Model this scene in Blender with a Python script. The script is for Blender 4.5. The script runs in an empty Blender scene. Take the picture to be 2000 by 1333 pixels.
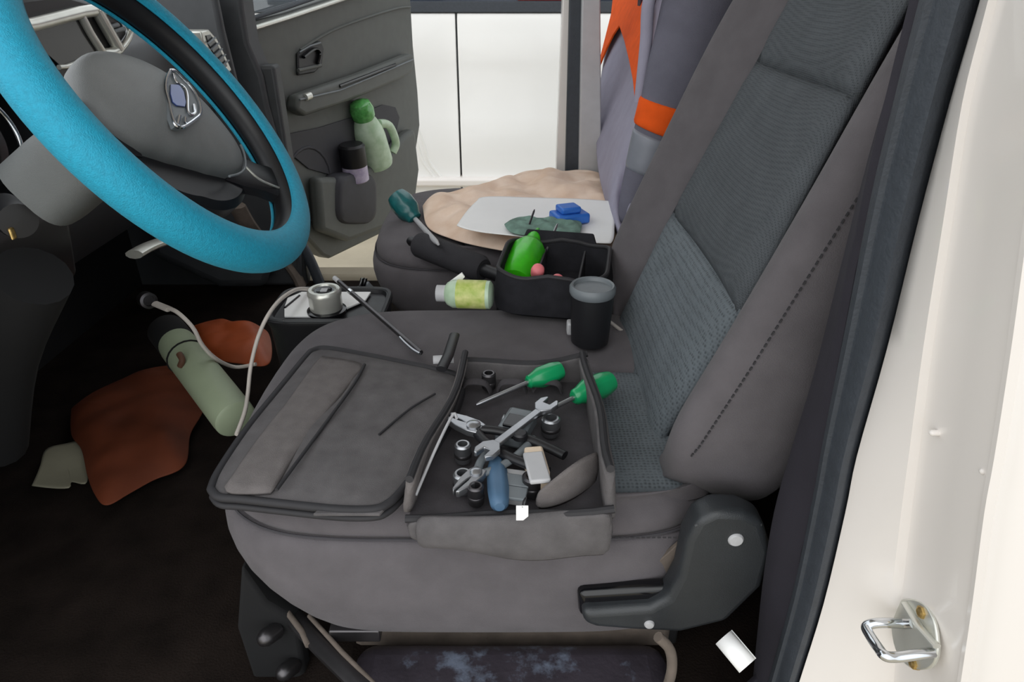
import bpy, math, random
from mathutils import Vector, Matrix, noise
random.seed(7)
R = math.radians
S = bpy.context.scene
COL = S.collection
V = Vector

# ------------------------------------------------------------------ camera, sky, sun, exposure
CZ, PITCH, FPX = 1.29, R(28), 1333.0
cd = bpy.data.cameras.new('camera'); cam = bpy.data.objects.new('camera', cd); COL.objects.link(cam)
cam.location = (0, 0, CZ); cam.rotation_euler = (R(90) - PITCH, 0, 0)
cd.sensor_width = 36; cd.lens = 36 * FPX / 2000; cd.clip_start = .02; cd.clip_end = 100
S.camera = cam
w = bpy.data.worlds.new('overcast_sky'); S.world = w; w.use_nodes = True
bg = w.node_tree.nodes['Background']; bg.inputs[0].default_value = (.93, .97, 1, 1); bg.inputs[1].default_value = 1.3
sd = bpy.data.lights.new('sun', 'SUN'); sd.energy = .9; sd.angle = R(70); sd.color = (1, .97, .93)
so = bpy.data.objects.new('sun', sd); COL.objects.link(so)
so.rotation_euler = (-V((-.25, -.82, .52))).to_track_quat('-Z', 'Y').to_euler()
S.view_settings.view_transform = 'Standard'; S.view_settings.look = 'None'
S.view_settings.gamma = 1; S.view_settings.use_curve_mapping = False; S.view_settings.exposure = 0.07

# ------------------------------------------------------------------ helpers
cp, sp = math.cos(PITCH), math.sin(PITCH)
C0 = V((0, 0, CZ))
def ray(x, y):
    a = (x - 1000) / FPX; b = (y - 667) / FPX
    return V((a, cp - b * sp, -sp - b * cp))
def aY(x, y, Y): r = ray(x, y); return C0 + r * (Y / r.y)
def aZ(x, y, Z): r = ray(x, y); return C0 + r * ((Z - CZ) / r.z)
def aX(x, y, X): r = ray(x, y); return C0 + r * (X / r.x)
def aP(x, y, P0, N): r = ray(x, y); return C0 + r * ((V(P0) - C0).dot(N) / r.dot(N))

def lin(c): c /= 255; return c / 12.92 if c <= .04045 else ((c + .055) / 1.055) ** 2.4
def rgb(r, g, b): return (lin(r), lin(g), lin(b), 1)
def mat(name, c, rough=.6, metal=0, var=.12, vs=30, bump=0, bs=400, kind='noise', trans=0, coat=0, sheen=0, spec=.5, c2=None, wear=0, wearc=None, wears=8):
    m = bpy.data.materials.new(name); m.use_nodes = True; nt = m.node_tree; N = nt.nodes; L = nt.links
    b = N['Principled BSDF']; b.inputs['Roughness'].default_value = rough; b.inputs['Metallic'].default_value = metal
    b.inputs['Transmission Weight'].default_value = trans; b.inputs['Coat Weight'].default_value = coat
    b.inputs['Sheen Weight'].default_value = sheen; b.inputs['Specular IOR Level'].default_value = spec
    col = rgb(*c); tc = N.new('ShaderNodeTexCoord')
    n = N.new('ShaderNodeTexNoise'); n.inputs['Scale'].default_value = vs; n.inputs['Detail'].default_value = 6
    L.new(tc.outputs['Object'], n.inputs['Vector'])
    r = N.new('ShaderNodeValToRGB'); r.color_ramp.elements[0].position = .3; r.color_ramp.elements[1].position = .7
    r.color_ramp.elements[0].color = tuple(x * (1 - var) for x in col[:3]) + (1,)
    hi = rgb(*c2) if c2 else tuple(min(1, x * (1 + var)) for x in col[:3]) + (1,)
    r.color_ramp.elements[1].color = hi
    L.new(n.outputs['Fac'], r.inputs['Fac']); out = r.outputs['Color']
    if wear:
        n2 = N.new('ShaderNodeTexNoise'); n2.inputs['Scale'].default_value = wears; n2.inputs['Detail'].default_value = 10; n2.inputs['Roughness'].default_value = .7
        L.new(tc.outputs['Object'], n2.inputs['Vector'])
        r2 = N.new('ShaderNodeValToRGB'); r2.color_ramp.elements[0].position = 1 - wear; r2.color_ramp.elements[1].position = min(1, 1 - wear + .12)
        r2.color_ramp.elements[0].color = (0, 0, 0, 1)
        L.new(n2.outputs['Fac'], r2.inputs['Fac'])
        mx = N.new('ShaderNodeMix'); mx.data_type = 'RGBA'; L.new(r2.outputs['Color'], mx.inputs[0])
        L.new(out, mx.inputs[6]); mx.inputs[7].default_value = rgb(*wearc); out = mx.outputs[2]
    h = None
    if kind == 'mesh':
        v = N.new('ShaderNodeTexVoronoi'); v.inputs['Scale'].default_value = bs; v.inputs['Randomness'].default_value = .25
        L.new(tc.outputs['Object'], v.inputs['Vector']); h = v.outputs['Distance']
        r3 = N.new('ShaderNodeValToRGB'); r3.color_ramp.elements[0].color = (.5, .5, .5, 1); r3.color_ramp.elements[0].position = .1
        r3.color_ramp.elements[1].position = .5; L.new(h, r3.inputs['Fac'])
        mx = N.new('ShaderNodeMix'); mx.data_type = 'RGBA'; mx.blend_type = 'MULTIPLY'; mx.inputs[0].default_value = 1
        L.new(out, mx.inputs[6]); L.new(r3.outputs['Color'], mx.inputs[7]); out = mx.outputs[2]
    elif bump:
        v = N.new('ShaderNodeTexNoise'); v.inputs['Scale'].default_value = bs; v.inputs['Detail'].default_value = 3
        L.new(tc.outputs['Object'], v.inputs['Vector']); h = v.outputs['Fac']
    if h is not None:
        bp = N.new('ShaderNodeBump'); bp.inputs['Strength'].default_value = bump or .4; bp.inputs['Distance'].default_value = .002
        L.new(h, bp.inputs['Height']); L.new(bp.outputs['Normal'], b.inputs['Normal'])
    L.new(out, b.inputs['Base Color'])
    return m

M = dict(
    pouch=mat('black_canvas', (40, 40, 44), .9, var=.2, vs=40, bump=.5, bs=900, spec=.2),
    seam=mat('seam_thread', (70, 68, 72), .95, var=.05),
    shroud=mat('grey_shroud_plastic', (96, 99, 99), .5, var=.06, bump=.3, bs=1200),
    recl=mat('charcoal_plastic', (46, 49, 52), .4, var=.08, bump=.2, bs=900),
    fabric=mat('grey_seat_fabric', (96, 92, 95), .95, var=.1, vs=25, bump=.35, bs=900, sheen=.1, spec=.2),
    mesh=mat('honeycomb_seat_fabric', (106, 113, 118), .9, var=.08, vs=25, bump=.5, bs=190, kind='mesh', spec=.25),
    fine=mat('fine_weave_seat_fabric', (88, 92, 96), .92, var=.08, vs=25, bump=.4, bs=420, kind='mesh', spec=.2),
    bag=mat('dark_canvas', (98, 95, 96), .93, var=.15, vs=40, bump=.5, bs=1200, spec=.2),
    bagband=mat('grey_canvas_band', (110, 105, 104), .95, var=.1, vs=60, bump=.5, bs=900, spec=.2),
    bagin=mat('bag_lining', (64, 61, 64), .9, var=.2, vs=40, bump=.3),
    piping=mat('dark_piping', (42, 41, 44), .7, var=.1),
    plastic=mat('dark_grey_plastic', (58, 60, 62), .5, var=.08, bump=.25, bs=1500),
    dash=mat('dashboard_plastic', (66, 68, 71), .5, var=.08, bump=.25, bs=1500),
    black=mat('black_plastic', (26, 26, 29), .42, var=.1),
    vblack=mat('black_rubber', (12, 12, 14), .9, var=.1),
    hub=mat('grey_hub_plastic', (122, 124, 124), .42, var=.06, bump=.35, bs=1200),
    gloss=mat('gloss_black', (16, 16, 19), .15, var=.02),
    teal=mat('teal_foam_cover', (18, 152, 184), .62, var=.1, vs=250, bump=.5, bs=700, sheen=.05),
    chrome=mat('chrome', (215, 218, 222), .16, 1, var=.03),
    silver=mat('silver_trim', (212, 212, 204), .3, .6, var=.06),
    steel=mat('steel', (170, 172, 176), .28, .9, var=.1),
    dsteel=mat('dark_steel', (88, 86, 88), .33, .85, var=.12),
    bluereflect=mat('blue_reflection', (52, 72, 128), .15, .3, var=.1),
    white=mat('white_car_paint', (234, 228, 223), .3, var=.012, vs=6, coat=.3),
    vanwhite=mat('white_van_paint', (240, 239, 236), .35, var=.01, vs=3, coat=.2, wear=.33, wearc=(214, 208, 194), wears=2.2),
    rubber=mat('grey_rubber_seal', (56, 61, 68), .6, var=.1, vs=80, bump=.3, bs=300),
    trimshade=mat('shaded_pillar_trim', (40, 37, 46), .8, var=.08, bump=.2, bs=800),
    carpet=mat('dirty_floor_carpet', (32, 26, 23), .97, var=.35, vs=14, bump=.8, bs=300, spec=.1),
    dirt=mat('dusty_beige_steel', (104, 94, 86), .9, var=.25, vs=25, bump=.4, bs=150, wear=.4, wearc=(78, 66, 58), wears=30),
    vinyl=mat('scuffed_black_vinyl', (58, 53, 60), .4, var=.3, vs=18, bump=.4, bs=120, wear=.47, wearc=(104, 112, 128), wears=17),
    ground=mat('beige_concrete', (176, 166, 146), .9, var=.1, vs=5, bump=.3, bs=60),
    glass=mat('window_glass', (235, 240, 240), .02, trans=1, var=0),
    door=mat('door_trim_plastic', (89, 92, 89), .55, var=.06, bump=.3, bs=900),
    doordark=mat('door_pocket_plastic', (50, 50, 56), .6, var=.08),
    jacket=mat('slate_grey_twill', (108, 107, 119), .95, var=.1, vs=20, bump=.4, bs=700, spec=.15),
    jacketlight=mat('lavender_grey_twill', (160, 157, 174), .95, var=.06, vs=20, bump=.3, bs=700, spec=.15),
    orange=mat('orange_cloth', (236, 92, 28), .85, var=.08, vs=40, bump=.3, bs=700, spec=.2),
    reflect=mat('grey_reflective_tape', (134, 137, 146), .5, .2, var=.05),
    maroon=mat('maroon_cloth', (60, 38, 48), .9, var=.15),
    beige=mat('beige_cotton', (240, 210, 186), .95, var=.1, vs=18, bump=.4, bs=500, spec=.15, c2=(246, 224, 206)),
    paper=mat('white_paper', (247, 247, 246), .8, var=.008),
    grip=mat('black_foam_grip', (44, 43, 47), .85, var=.12, bump=.4, bs=600),
    tgreen=mat('dark_teal_plastic', (28, 98, 100), .3, var=.25, vs=60, coat=.3),
    green=mat('green_plastic', (14, 150, 92), .3, var=.1, coat=.3),
    bgreen=mat('bright_green_plastic', (60, 190, 22), .35, var=.15, vs=60, coat=.2),
    lime=mat('lime_label', (176, 204, 80), .5, var=.2, vs=60, c2=(222, 222, 150)),
    blue=mat('blue_plastic', (48, 112, 205), .4, var=.08),
    dblue=mat('dull_blue_plastic', (74, 104, 132), .5, var=.1),
    pink=mat('pink_plastic', (246, 134, 140), .45, var=.05),
    sage=mat('sage_cloth', (116, 146, 134), .95, var=.3, vs=40, bump=.4, bs=500),
    cream=mat('cream_plastic', (228, 208, 184), .5, var=.06),
    lgrey=mat('light_grey_plastic', (186, 186, 188), .5, var=.05),
    mid=mat('mid_grey_plastic', (112, 118, 122), .45, var=.08),
    pale=mat('pale_green_enamel', (158, 170, 142), .5, var=.06, vs=20),
    pbottle=mat('milky_green_plastic', (176, 204, 170), .3, var=.12, vs=30, c2=(200, 220, 196)),
    bcap=mat('clear_green_cap', (86, 160, 84), .2, var=.25, vs=80, coat=.4),
    violet=mat('violet_label', (152, 136, 176), .5, var=.1, c2=(206, 198, 214)),
    bagorange=mat('brown_orange_plastic', (112, 56, 34), .7, var=.25, vs=8, spec=.3),
    orangebag=mat('orange_plastic', (170, 80, 40), .5, var=.15, vs=10),
    cable=mat('off_white_cable', (206, 198, 190), .5, var=.04),
    brown=mat('brown_leather', (92, 62, 44), .7, var=.15),
    brass=mat('dull_brass', (190, 160, 100), .35, .8, var=.3, vs=200),
    sky_strip=mat('tinted_window', (58, 64, 76), .15, var=.15, vs=4),
    red=mat('dull_red_paint', (150, 62, 66), .4, var=.1),
    palepaper=mat('pale_green_paper', (150, 146, 126), .8, var=.12, vs=10),
)

def add(name, vs, fs, m, parent=None, smooth=True, sub=0, bev=0, solid=0, stuff=False, off=0, seg=2, crease=None):
    me = bpy.data.meshes.new(name); me.from_pydata([tuple(v) for v in vs], [], fs)
    import bmesh
    bm = bmesh.new(); bm.from_mesh(me); bmesh.ops.remove_doubles(bm, verts=bm.verts, dist=1e-6)
    bmesh.ops.recalc_face_normals(bm, faces=bm.faces); bm.to_mesh(me); bm.free()
    o = bpy.data.objects.new(name, me); COL.objects.link(o); me.materials.append(M[m])
    for p in me.polygons: p.use_smooth = smooth
    if solid:
        x = o.modifiers.new('s', 'SOLIDIFY'); x.thickness = solid; x.offset = off
    if bev:
        x = o.modifiers.new('b', 'BEVEL'); x.width = bev; x.segments = seg; x.limit_method = 'ANGLE'; x.angle_limit = R(35)
        x.harden_normals = False
    if sub:
        x = o.modifiers.new('u', 'SUBSURF'); x.levels = sub; x.render_levels = sub
    if smooth and not sub:
        try: me.set_sharp_from_angle(angle=R(40 if not bev else 50))
        except Exception: pass
    if parent is not None:
        o.parent = parent
        q = parent; T = V((0, 0, 0))
        while q is not None: T += q.location; q = q.parent
        o.location = -T
    if stuff: o['kind'] = 'stuff'
    return o
def thing(name, label, cat, loc, group=None):
    o = bpy.data.objects.new(name, None); COL.objects.link(o); o.location = loc; o.empty_display_size = .05
    return tag(o, label, cat, group)
def tag(o, label, cat, group=None):
    o['label'] = label; o['category'] = cat
    if group: o['group'] = group
    return o
def struct(o): o['kind'] = 'structure'; return o

def loft(rings, closed=True, cap=True):
    n = len(rings[0]); vs = [p for r in rings for p in r]; fs = []
    for k in range(len(rings) - 1):
        for i in range(n if closed else n - 1):
            j = (i + 1) % n
            fs.append((k * n + i, k * n + j, (k + 1) * n + j, (k + 1) * n + i))
    if cap and closed:
        fs.append(tuple(range(n))[::-1]); fs.append(tuple((len(rings) - 1) * n + i for i in range(n)))
    return vs, fs
def smoothpath(pts, n=8):
    pts = [V(p) for p in pts]; out = []
    for i in range(len(pts) - 1):
        p0 = pts[max(i - 1, 0)]; p1 = pts[i]; p2 = pts[i + 1]; p3 = pts[min(i + 2, len(pts) - 1)]
        for k in range(n):
            t = k / n
            out.append(.5 * ((2 * p1) + (p2 - p0) * t + (2 * p0 - 5 * p1 + 4 * p2 - p3) * t * t + (3 * p1 - p0 - 3 * p2 + p3) * t ** 3))
    out.append(pts[-1]); return out
def tubemesh(pts, r, n=10, closed=False, rs=None, flat=1, up=None):
    pts = [V(p) for p in pts]; N = len(pts); rings = []
    last = None
    for i, p in enumerate(pts):
        a = pts[(i - 1) % N] if (closed or i > 0) else p; b = pts[(i + 1) % N] if (closed or i < N - 1) else p
        t = (b - a).normalized()
        if last is None:
            u = V(up) if up else (V((0, 0, 1)) if abs(t.z) < .9 else V((1, 0, 0)))
        else: u = last
        u = (u - t * u.dot(t)).normalized(); last = u; v = t.cross(u)
        rr = rs[i] if rs else r
        rings.append([p + u * (rr * flat * math.cos(2 * math.pi * k / n)) + v * (rr * math.sin(2 * math.pi * k / n)) for k in range(n)])
    if closed: rings.append(rings[0]); return loft(rings, True, False)
    return loft(rings)
def tube(name, pts, r, m, parent=None, n=10, closed=False, rs=None, smooth=0, **k):
    if smooth: pts = smoothpath(list(pts) + ([pts[0]] if closed else []), smooth)
    if smooth and closed: pts = pts[:-1]
    flat = k.pop('flat', 1); up = k.pop('up', None)
    return add(name, *tubemesh(pts, r, n, closed, rs, flat, up), m, parent, **k)
def frame(axis, up=None):
    a = V(axis).normalized(); u = V(up) if up else (V((0, 0, 1)) if abs(a.z) < .95 else V((1, 0, 0)))
    u = (u - a * u.dot(a)).normalized(); return a, u, a.cross(u)
def lathemesh(p0, axis, prof, n=24):
    a, u, v = frame(axis); p0 = V(p0)
    return loft([[p0 + a * h + (u * math.cos(2 * math.pi * k / n) + v * math.sin(2 * math.pi * k / n)) * max(r, 1e-4) for k in range(n)] for r, h in prof])
def lathe(name, p0, axis, prof, m, parent=None, n=24, **k): return add(name, *lathemesh(p0, axis, prof, n), m, parent, **k)
def prism(name, pts, d, m, parent=None, bev=.003, smooth=True, **k):
    pts = [V(p) for p in pts]; d = V(d)
    return add(name, *loft([pts, [p + d for p in pts]]), m, parent, bev=bev, smooth=smooth, **k)
def box(name, c, s, m, parent=None, rot=None, bev=.003, **k):
    c = V(c); Q = rot if rot else Matrix.Identity(3); h = V(s) / 2
    vs = [c + Q @ V((x * h.x, y * h.y, z * h.z)) for z in (-1, 1) for x, y in ((-1, -1), (1, -1), (1, 1), (-1, 1))]
    return add(name, vs, [(3, 2, 1, 0), (4, 5, 6, 7), (0, 1, 5, 4), (1, 2, 6, 5), (2, 3, 7, 6), (3, 0, 4, 7)], m, parent, bev=bev, **k)
def merge(*ms):
    vs, fs = [], []
    for a, b in ms:
        o = len(vs); vs += list(a); fs += [tuple(i + o for i in f) for f in b]
    return vs, fs
def rotz(a): return Matrix.Rotation(a, 3, 'Z')
def basis(x, z):
    x = V(x).normalized(); z = V(z); z = (z - x * z.dot(x)).normalized(); y = z.cross(x)
    return Matrix((x, y, z)).transposed()
def crumple(outline, zf, rings=22, n=110):
    """closed outline of 3-D points -> filled sheet whose height is zf(x, y, rad)"""
    pl = smoothpath([V(p) for p in outline] + [V(outline[0])], 12)[:-1]
    L = [0]
    for i in range(len(pl)): L.append(L[-1] + (pl[(i + 1) % len(pl)] - pl[i]).length)
    pts = []
    for k in range(n):
        s = L[-1] * k / n; i = max(j for j in range(len(pl)) if L[j] <= s)
        t = (s - L[i]) / max(1e-9, L[i + 1] - L[i]); pts.append(pl[i].lerp(pl[(i + 1) % len(pl)], t))
    c = sum(pts, V((0, 0, 0))) / n; vs = []; fs = []
    for r in range(rings):
        q = 1 - r / rings
        for p in pts:
            x = c + (p - c) * q; x = V((x.x, x.y, x.z + zf(x.x, x.y, q))); vs.append(x)
    vs.append(V((c.x, c.y, c.z + zf(c.x, c.y, 0))))
    for r in range(rings - 1):
        for i in range(n):
            j = (i + 1) % n; fs.append((r * n + i, r * n + j, (r + 1) * n + j, (r + 1) * n + i))
    for i in range(n): fs.append(((rings - 1) * n + i, (rings - 1) * n + (i + 1) % n, rings * n))
    return vs, fs
def fold(x, y, z, s, ang=.6):
    p = (x * math.cos(ang) + y * math.sin(ang)) * s + 1.6 * noise.noise(V((x * s * .25, y * s * .25, z)))
    q = noise.noise(V((x * s * .5, y * s * .5, z + 9)))
    return (.5 + .5 * math.sin(p * 2.2)) * (.4 + .6 * q) + .3 * noise.noise(V((x * s, y * s, z + 3)))
def nz(x, y, z=0, s=1): return noise.noise(V((x * s, y * s, z)))
def ridged(x, y, z, s): return 1 - abs(noise.noise(V((x * s, y * s, z)))) * 2.2
def interp(t, tab):
    if t <= tab[0][0]: return tab[0][1]
    for (a, b), (c, d) in zip(tab, tab[1:]):
        if t <= c: return b + (d - b) * (t - a) / (c - a)
    return tab[-1][1]

# ------------------------------------------------------------------ the setting: ground, cab shell
struct(add('ground', [(-6, -4, 0), (6, -4, 0), (6, 9, 0), (-6, 9, 0)], [(0, 1, 2, 3)], 'ground'))
struct(add('floor', *loft([[V((-1.2, y, .43)), V((-.3, y, .43)), V((-.22, y, .47)), V((.6, y, .47)), V((.6, y, .38)), V((-1.2, y, .38))] for y in (.40, 2.08)]), 'carpet', smooth=False))
struct(box('wall_front', (-1.2, 1.24, .75), (.05, 1.7, .75), 'vblack'))
struct(box('wall_back', (.72, 1.24, 1.15), (.05, 1.75, 1.5), 'plastic'))
struct(box('ceiling', (-.02, 1.22, 1.96), (1.45, 1.78, .06), 'white', bev=.02))
# kick panel on the driver side, ahead of the door opening
struct(box('wall_left', (-1.02, .42, .82), (.34, .05, .9), 'black', bev=.01))

# driver side door pillar: seal, painted jamb, outer skin
def ext(pts, n0=1, n1=1):
    pts = [V(p) for p in pts]
    return [pts[0] + (pts[0] - pts[1]) * 2.0] + pts + [pts[-1] + (pts[-1] - pts[-2]) * 1.2]
rp = ext([aY(x, y, .45) for x, y in [(1900, 0), (1842, 200), (1782, 430), (1722, 680), (1664, 890), (1642, 1000), (1600, 1180), (1553, 1333)]])
lp = ext([aY(x, y, .49) for x, y in [(1795, 0), (1752, 170), (1702, 380), (1655, 620), (1612, 840), (1590, 960), (1550, 1150), (1500, 1333)]])
rp = smoothpath(rp, 4); lp = smoothpath(lp, 4)
rings = []
for a, b in zip(lp, rp):
    d = b - a; out = V((-.6, -.75, 0)).normalized(); back = V((.7, .5, 0)).normalized()
    prof = [(0, 0), (.06, .008), (.22, .013), (.34, .009), (.42, .0085), (.62, .015), (.85, .013), (.97, .006), (1, 0)]
    rings.append([a + d * t + out * h for t, h in prof] + [b + back * .02, a + back * .02])
struct(add('trim_1', *loft(rings), 'rubber'))
# jamb
cr = ext([aY(x, y, .405) for x, y in [(1935, 0), (1885, 200), (1850, 430), (1812, 680), (1786, 890), (1772, 1000), (1752, 1180), (1738, 1333)]])
sm = ext([aY(x, y, .335) for x, y in [(2075, 0), (2050, 200), (2015, 430), (1980, 680), (1947, 890), (1927, 1000), (1903, 1180), (1880, 1333)]])
cr = smoothpath(cr, 4); sm = smoothpath(sm, 4)
rings = []
for a, b, c in zip(rp, cr, sm):
    n1 = V((-.75, -.6, 0)).normalized()
    rings.append([a + V((.012, .006, 0)), a + V((.003, -.002, 0)), a.lerp(b, .5) + n1 * .001, a.lerp(b, .93) + n1 * .0015, b + V((.004, .001, 0)), b.lerp(c, .08) + V((.005, .002, 0)),
                  b.lerp(c, .5) + V((.004, .001, 0)), b.lerp(c, .86), c + V((.0, .004, 0)), c + V((-.0035, .001, 0)), c + V((-.0035, -.003, 0)), c + V((.001, -.0055, 0)), c + V((.006, -.003, 0)), c + V((.014, .003, 0)), c + V((.03, .004, 0)), c + V((.5, .004, 0)), c + V((.5, .1, 0)), a + V((.4, .03, 0))])
struct(add('wall_right', *loft(rings), 'white'))
# inner pillar trim, between seal and seat; dark colour and edge stand for its shade
tl = ext([aY(x, y, .545) for x, y in [(1800, -60), (1766, 60), (1735, 170), (1690, 330), (1640, 530), (1590, 730), (1545, 880), (1512, 1000), (1492, 1120), (1480, 1230), (1470, 1333)]])
tl = smoothpath(tl, 4)
rings = []
for b in tl:
    k = min(range(len(lp) - 1), key=lambda i: abs(lp[i].z - b.z)); a = lp[k].copy(); a.z = b.z
    rings.append([a, a + V((-.002, .008, 0)), a.lerp(b, .5) + V((-.003, -.002, 0)), b + V((-.002, -.006, 0)), b, b + V((.01, .006, 0)), b + V((.35, .012, 0)), a + V((.35, .01, 0)), a + V((.03, 0, 0))])
struct(add('trim_2', *loft(rings), 'trimshade'))
struct(prism('trim_3', [(.19, .47, .40), (.42, .47, .40), (.42, .47, .60), (.30, .47, .60)], (0, .06, 0), 'trimshade', bev=.015))
struct(box('trim_5', (.12, .42, .40), (1.1, .09, .08), 'dirt', bev=.02))
# passenger side opening: sill, pillar
struct(box('wall_6', (-.93, 2.03, .72), (.56, .06, .72), 'plastic', bev=.01))
struct(box('trim_6', (-.2, 2.08, .40), (1.4, .10, .09), 'ground', bev=.02))
pl = lambda x, y: aY(x, y, 2.1)
def strip(name, top, bot, y, dep, m, n=1):
    (x0, x1, yt), (x2, x3, yb) = top, bot
    P = [aY(x0, yt, y), aY(x1, yt, y), aY(x3, yb, y), aY(x2, yb, y)]
    return struct(prism(name, P, (0, dep, 0), m, bev=.004))
strip('trim_7', (1105, 1127, -160), (1085, 1116, 380), 2.12, .06, 'white')
strip('trim_8', (1117, 1147, -160), (1104, 1136, 380), 2.08, .05, 'rubber')
strip('trim_9', (1140, 1172, -160), (1130, 1175, 380), 2.05, .05, 'lgrey')
struct(box('wall_4', (.56, 2.10, 1.15), (.42, .05, 1.5), 'maroon'))
struct(tube('trim_10', [aY(x, y, 2.02) for x, y in [(540, 400), (575, 455), (606, 510), (628, 565), (640, 610), (650, 660)]], .017, 'rubber', smooth=6))
struct(tube('trim_11', [aY(x, y, 1.99) for x, y in [(500, 420), (545, 490), (580, 540), (598, 590), (604, 640)]], .03, 'dirt', smooth=6, flat=.5))

# ------------------------------------------------------------------ striker on the pillar
def pix(P):
    d = P - C0; z = d.y * cp - d.z * sp; return 1000 + FPX * d.x / z, 667 - FPX * (d.y * sp + d.z * cp) / z
def jambpt(x, y):
    best = None
    for k in range(len(cr)):
        for f in range(41):
            P = cr[k].lerp(sm[k], f / 40); q = pix(P); e = (q[0] - x) ** 2 + (q[1] - y) ** 2
            if best is None or e < best[0]: best = (e, P)
    return best[1]
JX = jambpt(1792, 1242).x
t = thing('door_striker', 'chrome U-shaped door striker bolted to the white pillar', 'door latch', jambpt(1790, 1240))
nn = V((-1, 0, 0))
pl_ = [aX(1793 + 44 * math.copysign(abs(math.cos(q)) ** .8, math.cos(q)) + 12 * math.sin(q), 1240 + 70 * math.copysign(abs(math.sin(q)) ** .85, math.sin(q)), JX - .002) for q in [2 * math.pi * k / 32 for k in range(32)]]
prism('base_plate', pl_, nn * .0035, 'silver', t, bev=.0012)
yt_, yb_ = aX(1774, 1220, JX - .005).y, aX(1826, 1275, JX - .005).y
L1 = [aX(1784, 1219, JX - .004), aX(1762, 1219, JX - .008)] + [aY(x, y, yt_) for x, y in [(1735, 1218), (1708, 1219)]]
L1 += [aY(1692, 1226, yt_), aY(1700, 1244, yt_ * .7 + yb_ * .3), aY(1716, 1268, yt_ * .3 + yb_ * .7), aY(1728, 1282, yb_)]
L1 += [aY(1750, 1285, yb_), aY(1790, 1280, yb_), aX(1826, 1275, JX - .004)]
tube('loop', L1, .0042, 'chrome', t, smooth=5, n=12)
tube('brace', [aX(1768, 1180, JX - .007), aX(1796, 1226, JX - .009), aX(1830, 1264, JX - .007)], .0035, 'silver', t, flat=.6)
for x, y in ((1804, 1197), (1788, 1296)):
    lathe('bolt', aX(x, y, JX - .004), nn, [(.0005, .004), (.003, .0045), (.005, .0035), (.0056, 0), (.0056, -.002)], 'brass', t, n=6)
for x, y in ((1818, 826), (1917, 928)):  # small bumps standing in for dents and their highlights
    o = lathe('pillar_dent', jambpt(x, y), nn, [(.0001, .0016), (.0014, .0012), (.0022, 0), (.0022, -.006)], 'white', n=14)
    tag(o, 'tiny white dent in the pillar, ' + ('upper one near the seal' if y < 900 else 'lower one near the outer flange'), 'plug', 'white dents in the door pillar')

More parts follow.
